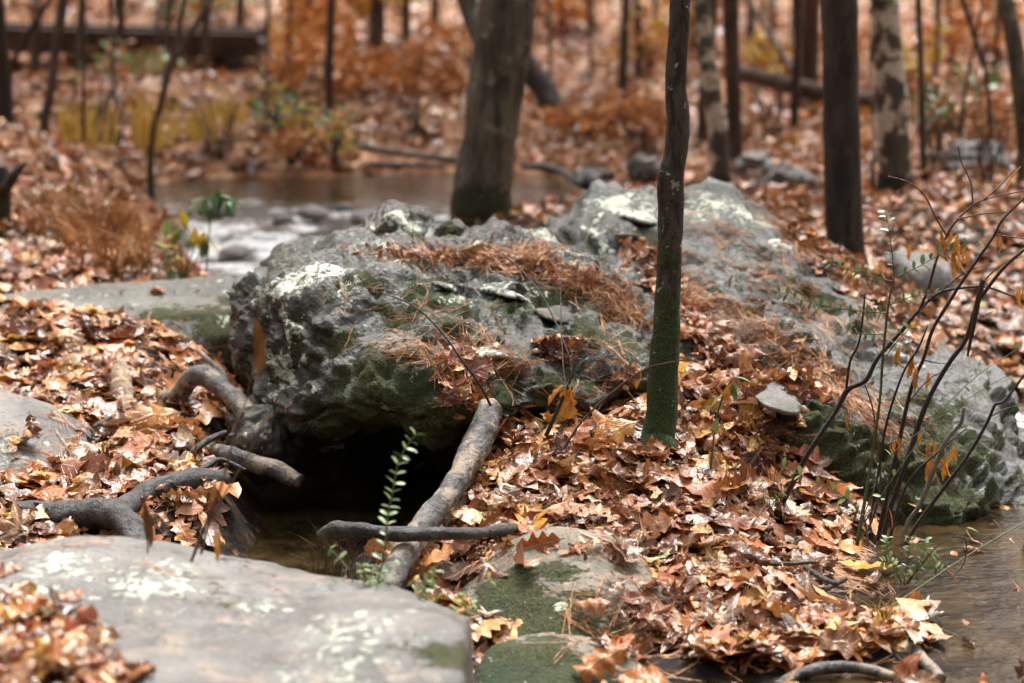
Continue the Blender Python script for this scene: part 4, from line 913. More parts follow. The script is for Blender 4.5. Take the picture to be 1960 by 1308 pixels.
def maple(n=30):
    a = np.linspace(0, 2 * np.pi, n, endpoint=False)
    tips = np.array([0, 1.05, -1.05, 2.05, -2.05])
    r = np.full(n, .17)
    for k, tp in enumerate(tips):
        dd = np.abs((a - tp + np.pi) % (2 * np.pi) - np.pi)
        r = np.maximum(r, (.56, .5, .5, .34, .34)[k] * np.clip(1 - dd / .62, 0, 1) ** 0.8 + .03 * np.cos(dd * 24) * (dd < .45))
    V = np.vstack([[0, 0, 0], np.column_stack([np.cos(a) * r * .5, np.sin(a) * r * .5, 0 * a]), np.column_stack([np.cos(a) * r, np.sin(a) * r, 0 * a])])
    i = np.arange(n); j = (i + 1) % n
    F = np.vstack([np.column_stack([0 * i, 1 + i, 1 + j]), np.column_stack([1 + i, 1 + n + i, 1 + n + j]), np.column_stack([1 + i, 1 + n + j, 1 + j])])
    ang = np.r_[0, a, a]
    spoke = np.min(np.abs((ang[:, None] - tips[None] + np.pi) % (2 * np.pi) - np.pi), axis=1) * np.linalg.norm(V[:, :2], axis=1)
    V2 = V + [0.0, 0, 0]
    return V2, F, np.column_stack([np.linalg.norm(V[:, :2], axis=1), spoke * 1.5, np.zeros(len(V))])
HI = {'oak': strip_leaf(p_oak, 26), 'redoak': strip_leaf(p_redoak, 27), 'beech': strip_leaf(p_beech, 22), 'ovate': strip_leaf(p_ovate, 13), 'narrow': strip_leaf(p_narrow, 13), 'maple': maple(40)}
MD = {'oak': strip_leaf(p_oak, 15, 3), 'redoak': strip_leaf(p_redoak, 16, 3), 'beech': strip_leaf(p_ovate, 9, 3), 'ovate': strip_leaf(p_ovate, 8, 3), 'narrow': strip_leaf(p_narrow, 8, 3), 'maple': maple(20)}
LO = {'ovate': strip_leaf(p_ovate, 4, 3), 'oak': strip_leaf(p_oak, 7, 3)}

PAL = np.array([(.40,.135,.030),(.32,.095,.022),(.20,.058,.018),(.48,.20,.065),(.56,.29,.14),(.46,.22,.12),(.085,.028,.012),(.42,.17,.018),(.27,.072,.035),(.54,.27,.05),(.24,.12,.07),(.14,.045,.017)])
PAL_W = np.array([.18,.14,.11,.12,.09,.08,.07,.07,.03,.04,.05,.07]); PAL_W /= PAL_W.sum()
def curled(tmpl, N, r_, curl=1.0):
    "N individually bent copies of a leaf, length 1"
    V = np.repeat(tmpl[0][None], N, 0).copy()
    x, y = V[..., 0].copy(), V[..., 1].copy()
    g = lambda s: r_.normal(size=(N, 1)) * s * curl
    fold = np.abs(r_.normal(size=(N, 1))) * .55 * curl
    V[..., 2] = fold * np.abs(y) * np.sign(r_.random((N, 1)) - .3) + g(.55) * x ** 2 + g(.9) * y * y + g(.5) * x * y + g(.9) * x ** 3 \
        + g(.05) * np.sin(9 * x + r_.random((N, 1)) * 6) + 0.05 * curl * np.sin(13 * y + 17 * x + r_.random((N, 1)) * 6) + 0.03 * curl * np.sin(31 * x + r_.random((N, 1)) * 6) * np.sign(y) * (np.abs(y) > .05)
    V[..., 1] *= 1 - .25 * np.clip(fold, 0, 1)
    V[..., 2] -= V[..., 2].mean(1, keepdims=True)
    return V
def frames(nrm, r_, tilt, yaw=None):
    n = np.asarray(nrm, float) + r_.normal(size=(len(nrm), 3)) * np.asarray(tilt).reshape(-1, 1)
    n[:, 2] = np.maximum(n[:, 2], .08); n /= np.linalg.norm(n, axis=1)[:, None]
    a = r_.random(len(n)) * 2 * np.pi if yaw is None else yaw
    h = np.column_stack([np.cos(a), np.sin(a), 0 * a])
    t = h - n * (h * n).sum(1)[:, None]; t /= np.linalg.norm(t, axis=1)[:, None]
    b = np.cross(n, t)
    return np.stack([t, b, n], 1)      # rows
def litter_arrays(tmpl, pos, nrm, size, r_, tilt, curl, tint):
    N = len(pos)
    V = curled(tmpl, N, r_, curl) * size[:, None, None]
    Fm = frames(nrm, r_, tilt)
    V = np.einsum('nvk,nkj->nvj', V, Fm) + pos[:, None, :]
    nv = tmpl[0].shape[0]
    F = (tmpl[1][None] + (np.arange(N) * nv)[:, None, None]).reshape(-1, 3)
    col = np.repeat(np.column_stack([tint, np.ones(N)])[:, None], nv, 1).reshape(-1, 4)
    uv = np.repeat(tmpl[2][None], N, 0).reshape(-1, 3)
    return V.reshape(-1, 3), F, uv, col
def tints(N, r_, warm=0.0):
    c = PAL[r_.choice(len(PAL), N, p=PAL_W)]
    c = c * np.exp(r_.normal(size=(N, 1)) * .34) * np.exp(r_.normal(size=(N, 3)) * .05)
    return np.clip(c, .01, .75)
def gnormal(xy, e=.03):
    z = ground(np.vstack([xy + [e, 0], xy - [e, 0], xy + [0, e], xy - [0, e]]))
    k = len(xy)
    n = np.column_stack([-(z[:k] - z[k:2*k]) / (2*e), -(z[2*k:3*k] - z[3*k:]) / (2*e), np.ones(k)])
    return n / np.linalg.norm(n, axis=1)[:, None]

# ------------------------------------------------------------------ leaf litter (past counting)
LR = np.random.default_rng(5)
bag = []
def scatter(xy, tm, size_mu, size_sd, lift, tilt, curl, kinds, zextra=None, keep_wet=0.02):
    z = ground(xy); wl_ = water_level(xy[:, 0], xy[:, 1])
    ok = (z > wl_ + .012) | (LR.random(len(xy)) < keep_wet * (xy[:, 1] < 9.5))
    inhollow = (((xy[:, 0] + .52) / .30) ** 2 + ((xy[:, 1] - 6.45) / .62) ** 2 < 1)
    sx, sy, _ = proj(np.column_stack([xy, z]))
    ok &= ~(inhollow | ((sx > 590) & (sy > 800) & (sy < 1140) & (sx < 930 - (sy - 785) * .6) & (LR.random(len(sx)) > .2)))
    xy, z, wl_ = xy[ok], np.maximum(z[ok], wl_[ok] + .004), wl_[ok]
    nr = gnormal(xy); N = len(xy)
    ks = LR.choice(len(kinds), N, p=np.array([k[1] for k in kinds]) / sum(k[1] for k in kinds))
    for i, (kn, _) in enumerate(kinds):
        m = ks == i
        n_ = m.sum()
        if not n_: continue
        up = LR.random(n_) ** 1.5 * lift
        pos = np.column_stack([xy[m], z[m] + up + .004])
        size = np.clip(np.exp(LR.normal(size=n_) * size_sd) * size_mu, .018, .16) * (1.15 if kn in ('oak', 'redoak', 'maple') else .85)
        bag.append(litter_arrays(tm[kn], pos, nr[m], size, LR, tilt, curl, tints(n_, LR)))
def region(n, y0, y1, half, pad):
    y = y0 + (y1 - y0) * LR.random(n); x = (LR.random(n) * 2 - 1) * (half * y + pad)
    return np.column_stack([x, y])
KN = [('oak', .26), ('redoak', .2), ('beech', .2), ('ovate', .16), ('narrow', .08), ('maple', .10)]
scatter(region(15000, 4.5, 9.0, .24, .45), MD, .078, .42, .034, .26, .5, KN)
scatter(region(6500, 4.6, 8.0, .24, .4), MD, .032, .45, .036, .35, .7, [('ovate', 1), ('narrow', .7)])
scatter(region(9000, 9.0, 14.0, .24, .6), {**LO}, .085, .3, .03, .32, .9, [('oak', 1), ('ovate', 1)], keep_wet=0)
scatter(region(16000, 14.0, 34.0, .26, 1.0), LO, .12, .25, .05, .35, .8, [('oak', 1), ('ovate', 1)], keep_wet=0)
scatter(region(2500, 2.5, 4.6, .5, 1.0), MD, .075, .3, .02, .3, 1.0, KN)
# leaves that drifted on to the rocks
def drift(zones, mu, curl=.7, tilt=.3, lift=.02, tm=MD, kinds=KN):
    P_, N_ = [], []
    for px, py, rx, ry, n_, ang in zones:
        ca, sa = math.cos(R(ang)), math.sin(R(ang))
        for k in range(n_):
            a, b = LR.normal(size=2) * .55
            h = cast(px + a * rx * ca - b * ry * sa, py + a * rx * sa + b * ry * ca)
            if h[0] is None or h[1].z < .35: continue
            P_.append(h[0]); N_.append(h[1])
    P_, N_ = np.array(P_), np.array(N_)
    ks = LR.choice(len(kinds), len(P_), p=np.array([k[1] for k in kinds]) / sum(k[1] for k in kinds))
    for i, (kn, _) in enumerate(kinds):
        m = ks == i; n_ = m.sum()
        if not n_: continue
        pos = P_[m] + N_[m] * .004; pos[:, 2] += LR.random(n_) ** 1.5 * lift
        bag.append(litter_arrays(tm[kn], pos, N_[m], np.clip(np.exp(LR.normal(size=n_) * .35) * mu, .015, .14), LR, tilt, curl, tints(n_, LR)))
drift([(1255,498,42,16,110,20),(1275,548,34,22,130,35),(1320,625,36,26,140,30),(1385,690,60,26,190,28),(1470,735,50,16,110,25)], .055)
drift([(1262,882,30,6,34,0),(1235,888,20,6,14,0)], .065, tilt=.5, lift=.03)
drift([(1600,490,90,30,240,38),(1680,570,70,25,170,40),(1560,440,60,20,70,40),(1740,640,50,18,60,45)], .06)
drift([(885,705,45,28,45,25),(920,765,45,28,50,40),(1065,672,48,16,60,8),(870,770,36,26,40,20),(905,800,40,24,50,20),(1200,730,30,12,20,-20)], .052)
drift([(40,1190,90,60,60,35),(110,1265,120,45,75,20),(60,1290,100,40,50,0),(190,1300,60,30,25,0)], .08, tilt=.3)
drift([(780,490,90,12,50,3),(950,505,120,15,90,5),(1100,530,80,18,60,8),(860,495,60,10,40,0)], .03, kinds=[('narrow', 1), ('ovate', 1)])
drift([(1400,600,200,50,50,30),(1600,720,160,30,25,35)], .026, kinds=[('narrow', 1), ('ovate', 1)])
drift([(1100,1060,50,14,6,0),(1240,1190,60,20,25,20),(1180,1240,60,16,30,15),(280,560,60,6,4,0)], .05)
# loose leaf lip hanging over the bank edge beside the slab
drift([(1460,870,60,40,150,30),(1400,830,80,50,140,20),(1530,760,40,30,80,30)], .05, tilt=.6, lift=.05)
V = np.concatenate([b[0] for b in bag]); offs = np.cumsum([0] + [len(b[0]) for b in bag[:-1]])
F = np.concatenate([b[1] + o for b, o in zip(bag, offs)])
uv = np.concatenate([b[2] for b in bag]); col = np.concatenate([b[3] for b in bag])
lt = add('leaf_litter', make_mesh('leaf_litter', V, F, {'leaf_uv': uv, 'tint': col}), M['leafattr'])
setp(lt, 'wet brown and orange fallen leaves carpeting the banks and rocks', 'leaf litter', kind='stuff')
print('litter leaves', sum(len(b[0]) for b in bag), 'tris', len(F))

# ------------------------------------------------------------------ the 300 leaves that show largest, each on its own
HR = np.random.default_rng(23)
protos = {}
for kn in HI:
    for v in range(5):
        Vv = curled(HI[kn], 1, HR, .68)[0]
        protos[kn, v] = make_mesh(f'fallen_leaf_{kn}', Vv, HI[kn][1], {'leaf_uv': HI[kn][2]})
        protos[kn, v].materials.append(M['leafobj'])
COLN = ['orange-brown', 'russet', 'dark red-brown', 'tan-orange', 'pale tan', 'pinkish tan', 'dark brown', 'golden brown', 'maroon-brown', 'ochre', 'greyish brown', 'deep brown']
KIND = {'oak': 'lobed oak leaf', 'redoak': 'pointed oak leaf', 'beech': 'toothed beech leaf', 'ovate': 'oval leaf', 'narrow': 'narrow leaf', 'maple': 'star-shaped leaf'}
zones = [  # name, centre px, radii, count, size, tilt
 ('on the blurred leaf drift over the pale near slab', (80,1240), (110,75), 24, .095, .3),
 ('on the left bank above the forked log', (190,890), (190,50), 30, .085, .35),
 ('on the left bank around the tan log', (180,720), (190,90), 40, .085, .38),
 ('beside the crossed logs at the mound edge', (930,1000), (70,110), 22, .085, .5),
 ('on the leaf mound left of the sapling', (1110,880), (130,90), 34, .085, .42),
 ('on the leaf mound below the sapling foot', (1260,1000), (150,90), 34, .088, .38),
 ('on the leaf mound right of the sapling', (1385,745), (105,62), 32, .08, .4),
 ('in the lower litter right of the tan rock', (1330,1140), (130,80), 30, .09, .4),
 ('along the bottom edge of the leaf bank', (1420,1260), (240,50), 34, .092, .42),
 ('near the shrub foot by the water', (1570,1130), (110,80), 20, .085, .4)]
count = 0
for zn, (cx, cy), (rx, ry), n_, mu, tl in zones:
    m = 0; tries = 0
    while m < n_ and tries < 900:
        tries += 1
        a, b = HR.normal(size=2) * .6
        px, py = cx + a * rx, cy + b * ry
        if not (-20 < px < 1980 and 380 < py < 1330): continue
        h = cast(px, py)
        if h[0] is None or h[1].z < .3 or h[0].z < water_level(h[0].x, h[0].y) + .01: continue
        kn = ['oak', 'redoak', 'beech', 'ovate', 'narrow', 'maple'][HR.choice(6, p=[.28, .22, .2, .12, .07, .11])]
        ci = HR.choice(len(PAL), p=PAL_W)
        o = add('fallen_leaf', protos[kn, int(HR.integers(5))])
        size = float(np.clip(np.exp(HR.normal() * .25) * mu * (1.15 if kn in ('oak', 'redoak', 'maple') else .85), .05, .15))
        o.scale = (size,) * 3
        fr = frames(np.array([h[1]]), HR, [tl])[0]
        from mathutils import Matrix
        o.rotation_euler = Matrix(fr.tolist()).transposed().to_euler()
        o.location = (h[0].x, h[0].y, h[0].z + .014 + .022 * HR.random())
        cc = np.clip(PAL[ci] * math.exp(HR.normal() * .3) * np.exp(HR.normal(size=3) * .04), .01, .7)
        o.color = (*[float(v) for v in cc], 1)
        setp(o, f'{COLN[ci]} {KIND[kn]} {zn}', 'leaf', f'fallen leaves {zn}')
        m += 1; count += 1
KS = {'beside the crossed logs at the mound edge': 'by the crossed logs', 'on the blurred leaf drift over the pale near slab': 'on the near slab drift', 'in the lower litter right of the tan rock': 'right of the tan rock', 'along the bottom edge of the leaf bank': 'at the bottom of the bank', 'on the leaf mound ': 'on the mound '}
for o in COL.objects:
    if o.name.startswith('fallen_leaf'):
        for a_, b_ in KS.items(): o['label'] = o['label'].replace(a_, b_)
by = {}
for o in [q for q in COL.objects if q.name.startswith('fallen_leaf')]: by.setdefault(o['label'], []).append(o)
for lab, os_ in by.items():
    if len(os_) > 1:
        os_.sort(key=lambda q: proj(np.array(q.location))[0])
        for k, o in enumerate(os_): o['label'] = lab + (', leftmost' if k == 0 else f', {ORD[k]} from left')
print('hero leaves', count)

# ------------------------------------------------------------------ pine needles
NR = np.random.default_rng(9)
def needles(zones, length, name, label):
    Vs, Fs, n0 = [], [], 0
    for px, py, rx, ry, n_, ang, yaw, ysd in zones:
        ca, sa = math.cos(R(ang)), math.sin(R(ang))
        for k in range(n_):
            a, b = NR.normal(size=2) * .55
            h = cast(px + a * rx * ca - b * ry * sa, py + a * rx * sa + b * ry * ca)
            if h[0] is None: continue
            c = np.array(h[0]); nr = np.array(h[1])
            th = R(yaw) + NR.normal() * R(ysd)
            d = np.array([math.cos(th), math.sin(th), 0]); d -= nr * (d @ nr); d /= np.linalg.norm(d) + 1e-9
            sdv = np.cross(nr, d)
            for f in range(int(NR.integers(1, 4))):
                L_ = length * NR.uniform(.6, 1.15); bend = NR.normal() * .12; sp = NR.normal() * .10
                tt = np.array([-.5, -.17, .17, .5])
                line = c + d * (tt[:, None] * L_) + sdv * ((bend * tt ** 2 + sp * (tt + .5))[:, None] * L_)
                zs = []
                for q in line:
                    hh = BVH.find_nearest(Vector(q), .08)
                    if hh[0] is not None:
                        q[:] = np.array(hh[0]) * .8 + q * .2 + np.array(hh[1]) * 0
                        q[2] += .003 + .006 * NR.random()
                w_ = .0008 * NR.uniform(.7, 1.5)
                up = nr * w_ * 1.2
                Vn = np.vstack([line - sdv * w_, line + up, line + sdv * w_])
                fl = []
                for s0 in (0, 4):
                    for i in range(3):
                        fl += [[s0 + i, s0 + i + 1, s0 + 5 + i], [s0 + i, s0 + 5 + i, s0 + 4 + i]]
                Vs.append(Vn); Fs.append(np.array(fl) + n0); n0 += 12
    o = add(name, make_mesh(name, np.vstack(Vs), np.vstack(Fs)), M['needle'])
    setp(o, label, 'pine needles', kind='stuff')
    print(name, len(Vs))
needles([(870,490,140,10,120,2,10,60),(1000,512,150,14,190,6,-20,50),(1110,540,100,20,170,18,-35,40),(1190,590,50,26,90,35,-45,40),(1010,480,60,12,60,0,0,60),
         (900,660,80,50,26,30,-50,35),(880,720,50,40,70,50,-60,35),(780,600,120,60,26,0,60,70),(820,690,60,30,40,20,-10,30),(960,690,60,40,60,30,-40,40),(1150,660,60,50,40,45,-50,35)], .13, 'pine_needles', 'rust-coloured pine needles caught on top of the front boulder')
needles([(1350,585,110,34,150,32,-35,40),(1500,665,130,30,150,33,-35,40),(1600,745,100,24,130,38,-40,40),(1450,530,140,40,60,28,-35,40),(1580,500,120,18,240,38,-30,40),(1700,620,80,40,80,42,-40,40),(1400,450,160,30,50,20,-20,50),(1700,800,90,40,50,42,-40,30),(1560,600,120,40,60,35,-35,50)], .12, 'pine_needles', 'rust-coloured pine needles streaked down the slab boulder')
needles([(1300,1000,260,110,330,20,-20,60),(1150,860,120,90,220,30,-40,50),(1430,880,80,60,300,30,-60,40),(1400,1200,300,80,260,0,0,70),(200,860,220,110,160,0,0,70),(200,700,200,80,120,0,0,70),(930,1000,60,110,160,60,70,50),(1600,1080,110,50,200,20,-20,50)], .13, 'pine_needles', 'loose pine needles mixed through the leaves on both banks')
for root, tip, n_, sd_ in CROWNS:
    r_ = np.random.default_rng(sd_ + 500)
    n_ = 150; a = r_.normal(size=(n_, 3)) * [1.1, 1.1, 1.0]
    V, F, uv, col = litter_arrays(LO['ovate'], np.maximum(tip + a + [0, 0, -1.2], [-99, -99, 2.2]), np.tile([0, 0, 1.], (n_, 1)), np.exp(r_.normal(size=n_) * .25) * .19, r_, .9, .8, tints(n_, r_))
    part('crown', V, F, M['leafattr'], root, {'leaf_uv': uv, 'tint': col})
# ------------------------------------------------------------------ plants
from mathutils import Matrix
PR = random.Random(77)
def leafmesh(profile, bend, fold, nt=8):
    V, F, uv = strip_leaf(profile, nt, 3)
    V = V.copy(); V[:, 0] += .5
    V[:, 2] = bend * V[:, 0] ** 2 + fold * np.abs(V[:, 1])
    return V, F
LM = {}
def leaf_me(kind, mat):
    k = (kind, mat)
    if k not in LM:
        V, F = {'oval': lambda: leafmesh(lambda t: .5 * env(t, .6, .6) + .01, -.15, .25, 7), 'long': lambda: leafmesh(lambda t: .3 * env(t, .7, .8) + .01, -.2, .35, 8), 'dry': lambda: leafmesh(lambda t: .34 * env(t, .7, .8) * (1 + .2 * math.sin(t * 19)) + .012, -.25, .9, 9), 'wide': lambda: leafmesh(p_ovate, -.15, .3, 9), 'oak': lambda: leafmesh(p_redoak, -.2, .45, 18)}[kind]()
        LM[k] = make_mesh('leaf_' + kind, V, F, {'leaf_uv': np.zeros((len(V), 3))}); LM[k].materials.append(M[mat])
    return LM[k]
def put_leaf(root, p, d, size, kind, mat, roll=0.0):
    o = add('leaf', leaf_me(kind, mat), None, root)
    d = Vector(d).normalized(); up = Vector((0, 0, 1)) if abs(d.z) < .95 else Vector((0, 1, 0))
    y = up.cross(d).normalized(); z = d.cross(y)
    o.rotation_euler = (Matrix((d, y, z)).transposed() @ Matrix.Rotation(roll, 3, 'X')).to_euler()
    o.location = Vector([float(v) for v in p]) - root.location; o.scale = (size,) * 3
    return o
def plant(name, label, cat, base):
    return setp(empty(name, P(*base)), label, cat)
def stem(root, lst, mat, name='stem', sides=6, rough=.12, n=None):
    limb(name, pts_px(lst), M[mat], root, sides, n or max(10, 7 * len(lst)), rough, 40, PR.randrange(99), wscale=.85)
def pairs(root, lst, n, size, kind, mat, jitter=.25, stemmat='greenstem', w0=3, w1=1.5, both=True):
    size *= .85; n = max(3, int(n * .8))
    "a leafy shoot: stem with leaves on both sides; lst of px, py, distance"
    k = len(lst)
    rows = [(a, b, c_, w0 + (w1 - w0) * i / (k - 1)) for i, (a, b, c_) in enumerate(lst)]
    stem(root, rows, stemmat, 'shoot', 5)
    pts = spline(np.array([P(*q) for q in lst]), n + 1)
    for i in range(1, n + 1):
        t = pts[i] - pts[i - 1]; t = t / (np.linalg.norm(t) + 1e-9)
        sd_ = np.cross(t, [0, -1, .25]); sd_ /= np.linalg.norm(sd_) + 1e-9
        for s_ in ((-1, 1) if both else (PR.choice((-1, 1)),)):
            d = t * .45 + sd_ * s_ + np.array([PR.uniform(-1, 1), PR.uniform(-1, 1), PR.uniform(-.6, .8)]) * jitter
            put_leaf(root, pts[i], d, size * PR.uniform(.7, 1.2), kind, mat if isinstance(mat, str) else PR.choice(mat), PR.uniform(-.6, .6))
def hang(root, px, py, d, n, size=.05, mat='dryleaf', kind='dry'):
    for k in range(n):
        p = P(px + PR.uniform(-8, 8), py - 14 + PR.uniform(-8, 6), d + PR.uniform(-.03, .03))
        put_leaf(root, p, (PR.uniform(-.3, .3), PR.uniform(-.3, .3), -1), size * PR.uniform(.75, 1.2), kind, mat, PR.uniform(0, 6))

# dark leafless shrub by the water, with hanging dry leaves
sh = plant('shrub', 'dark bare-stemmed shrub with hanging dry leaves in front of the slab boulder', 'shrub', (1690, 1040, 6.05))
stem(sh, [(1488,985,6.2,12),(1515,930,6.15,12),(1546,870,6.1,12),(1600,787,6.1,11),(1623,746,6.1,13),(1657,728,6.1,11),(1680,686,6.1,10),(1721,639,6.1,9),(1761,592,6.1,8),(1798,561,6.1,7),(1845,551,6.1,6),(1889,550,6.1,5),(1940,568,6.1,4)], 'twig')
stem(sh, [(1680,1035,6.05,10),(1695,960,6.05,11),(1720,850,6.05,10),(1738,767,6.05,9),(1751,723,6.05,8),(1768,686,6.05,8),(1785,632,6.05,8),(1815,581,6.05,8),(1852,524,6.05,7),(1899,457,6.05,6),(1920,420,6.05,5),(1965,375,6.05,4)], 'twig')
stem(sh, [(1688,1040,6.0,12),(1705,970,6.0,12),(1741,868,6.0,12),(1765,794,6.0,12),(1788,743,6.0,11),(1818,693,6.0,11),(1849,649,6.0,11),(1869,585,6.0,10),(1886,558,6.0,9),(1923,511,6.0,8),(1970,470,6.0,7)], 'twig')
stem(sh, [(1620,742,6.1,6),(1627,693,6.1,6),(1643,659,6.1,5),(1650,619,6.1,5),(1656,562,6.1,3)], 'twig', 'twig')
stem(sh, [(1761,592,6.1,7),(1778,548,6.1,7),(1795,490,6.1,6),(1812,452,6.1,5),(1825,430,6.1,5),(1860,395,6.1,4),(1900,378,6.1,3),(1965,365,6.1,3)], 'redtwig', 'twig')
stem(sh, [(1700,338,6.05,3),(1735,348,6.05,3),(1768,372,6.05,4),(1790,415,6.05,4),(1812,452,6.08,4)], 'redtwig', 'twig')
stem(sh, [(1862,395,6.1,3),(1858,350,6.1,3),(1840,310,6.1,3),(1834,280,6.1,2)], 'redtwig', 'twig')
stem(sh, [(1880,385,6.1,3),(1910,360,6.1,3),(1945,322,6.1,2)], 'redtwig', 'twig')
stem(sh, [(1728,1050,5.98,9),(1758,1000,5.98,9),(1810,930,5.98,9),(1855,868,5.98,8),(1889,810,5.98,8),(1905,775,5.98,7),(1923,767,5.98,6),(1965,712,5.98,5)], 'twig')
stem(sh, [(1725,1045,5.95,9),(1738,1000,5.95,10),(1762,965,5.95,11),(1785,905,5.95,11),(1800,868,5.95,10),(1815,837,5.95,9),(1839,810,5.95,9),(1845,780,5.95,7)], 'greystem')
stem(sh, [(1665,1000,6.02,5),(1682,900,6.02,6),(1697,810,6.02,6),(1728,716,6.02,5),(1758,666,6.02,5),(1776,622,6.02,3)], 'twig')
stem(sh, [(1882,535,5.98,12),(1872,575,5.98,13),(1864,620,5.98,11),(1852,682,5.98,5)], 'twig', 'twig')
stem(sh, [(1660,1020,6.0,5),(1680,960,6.0,5),(1685,900,6.02,5),(1672,790,6.05,4),(1655,735,6.08,3)], 'redtwig', 'twig')
stem(sh, [(1700,1040,5.97,7),(1735,930,5.97,6),(1790,870,5.97,5),(1850,820,6.0,3)], 'twig', 'twig')
for a in range(9):     # fine side twigs
    x0, y0 = [(1735,775),(1770,690),(1800,560),(1850,640),(1880,540),(1760,600),(1830,420),(1890,800),(1905,450)][a]
    dx, dy = PR.uniform(40, 110), PR.uniform(-70, 10)
    stem(sh, [(x0, y0, 6.05, 4), (x0 + dx * .5, y0 + dy * .7, 6.05, 3), (x0 + dx, y0 + dy, 6.05, 2)], 'redtwig', 'twig', 5)
for (px, py, n_) in [(1805,462,2),(1822,455,1),(1838,462,2),(1742,490,1),(1830,500,3),(1848,490,2),(1952,572,4),(1715,682,2),(1742,692,2),(1757,716,1),(1771,728,1),(1630,802,1),(1710,862,3),(1722,850,2),(1750,838,2),(1780,862,3),(1800,872,3),(1815,885,3),(1825,872,2),(1782,900,2),(1905,470,2)]:
    hang(sh, px, py, 6.05, n_, PR.uniform(.04, .06))
put_leaf(sh, P(1955,318,6.1), (-.6, 0, -.8), .08, 'wide', 'dryleaf')

# green privet shoots
pv = plant('privet', 'upright green privet sprout with small paired leaves before the slab boulder', 'privet', (1645, 1040, 5.95))
stem(pv, [(1640,1045,5.95,9),(1655,960,5.98,8),(1670,868,6.0,7),(1684,767,6.0,6),(1690,682,6.0,6),(1701,581,6.0,5),(1712,531,6.0,4)], 'greenstem')
G2 = ['privet', 'privet', 'palegreen']
pairs(pv, [(1712,531,6.0),(1707,480,6.0),(1700,430,6.0),(1694,405,6.0)], 9, .026, 'oval', 'privet')
pairs(pv, [(1697,600,6.0),(1660,597,5.98),(1600,590,5.96),(1540,576,5.94),(1492,560,5.94)], 17, .024, 'oval', 'privet', .3)
pairs(pv, [(1712,540,6.0),(1670,530,6.0),(1630,518,6.0),(1590,505,6.0)], 9, .024, 'oval', 'privet', .3)
pairs(pv, [(1714,531,6.0),(1760,510,6.02),(1805,485,6.04),(1872,461,6.06)], 10, .028, 'oval', G2, .3)
pairs(pv, [(1700,585,6.0),(1745,568,6.0),(1790,563,6.0)], 8, .024, 'oval', 'privet', .3)
pairs(pv, [(1690,640,6.0),(1650,640,5.98),(1605,630,5.96)], 7, .024, 'oval', 'privet', .3)
pairs(pv, [(1692,690,6.0),(1712,660,6.0),(1740,630,6.02)], 5, .026, 'oval', 'privet', .3)
pv2 = plant('privet', 'arching privet shoot with pale leaf pairs low across the mossy face', 'privet', (1660, 1045, 5.8))
stem(pv2, [(1662,1046,5.8,6),(1656,1000,5.82,5),(1650,985,5.82,5)], 'greenstem')
pairs(pv2, [(1652,990,5.82),(1620,955,5.82),(1565,925,5.82),(1500,895,5.84)], 8, .03, 'oval', 'palegreen', .25)
pairs(pv2, [(1652,990,5.82),(1700,880,5.86),(1770,820,5.9),(1850,765,5.95),(1960,700,6.0)], 14, .024, 'oval', 'palegreen', .5, both=False)
pairs(pv2, [(1655,1000,5.82),(1720,900,5.84),(1800,790,5.9),(1870,720,5.95),(1945,670,6.0)], 12, .024, 'oval', G2, .5, both=False)
pv3 = plant('privet', 'tangle of small green leaves trailing over the waters edge', 'privet', (1730, 1120, 5.7))
for a, b in (((1725,1115),(1700,1030)), ((1730,1118),(1740,1030)), ((1735,1118),(1790,1060)), ((1730,1120),(1800,1090)), ((1725,1118),(1690,1075)), ((1738,1120),(1770,1035))):
    pairs(pv3, [(a[0], a[1], 5.7), ((a[0] + b[0]) / 2 + PR.uniform(-15, 15), (a[1] + b[1]) / 2 - 18, 5.72), (b[0], b[1], 5.74)], 11, .022, 'oval', ['palegreen', 'palegreen', 'privet'], .5)
stem(pv3, [(1670,1185,5.5,6),(1760,1125,5.62,5),(1850,1065,5.75,4),(1960,1000,5.9,3)], 'greenstem', 'shoot')
stem(pv3, [(1690,1180,5.5,4),(1760,1190,5.5,4),(1840,1220,5.45,3)], 'greenstem', 'shoot')
stem(pv3, [(1740,1110,5.7,4),(1800,1040,5.72,3),(1845,1030,5.72,3),(1846,1075,5.72,3),(1820,1110,5.7,2)], 'redtwig', 'shoot')
put_leaf(pv3, P(1700,970,5.9), (.4, 0, -1), .06, 'long', 'pinkleaf'); put_leaf(pv3, P(1810,1090,5.72), (.8, 0, -.6), .055, 'long', 'pinkleaf'); put_leaf(pv3, P(1900,995,5.9), (.7, 0, -.6), .05, 'long', 'pinkleaf'); put_leaf(pv3, P(1850,1010,5.9), (.7, 0, -.2), .035, 'wide', 'palegreen')
pv4 = plant('privet', 'tiny green sprig beside the upturned brown leaf at the mound edge', 'privet', (1470, 985, 6.1))
for b in ((1425,938), (1450,925), (1480,925), (1500,945), (1440,945)):
    pairs(pv4, [(1470,985,6.1), ((1470 + b[0]) / 2, (985 + b[1]) / 2 - 8, 6.1), (b[0], b[1], 6.1)], 7, .016, 'oval', ['privet', 'palegreen'], .5)
sp = plant('seedling', 'slender green-and-red leaved seedling right of the sapling', 'seedling', (1356, 935, 6.15))
stem(sp, [(1356,938,6.15,6),(1362,880,6.15,5),(1370,810,6.18,4),(1383,760,6.18,4),(1402,725,6.18,3)], 'greenstem')
for px, py, dx, dz, s_, m_ in [(1372,800,-.1,-1,.04,'palegreen'),(1378,790,.2,.6,.035,'palegreen'),(1398,735,-.3,-1,.05,'dryleaf'),(1402,728,.4,-1,.055,'palegreen'),(1405,722,1,-.2,.05,'privet'),(1400,735,.3,-1,.045,'privet'),(1385,755,-.7,-.6,.05,'palegreen')]:
    put_leaf(sp, P(px, py, 6.17), (dx, 0, dz), s_, 'wide', m_)
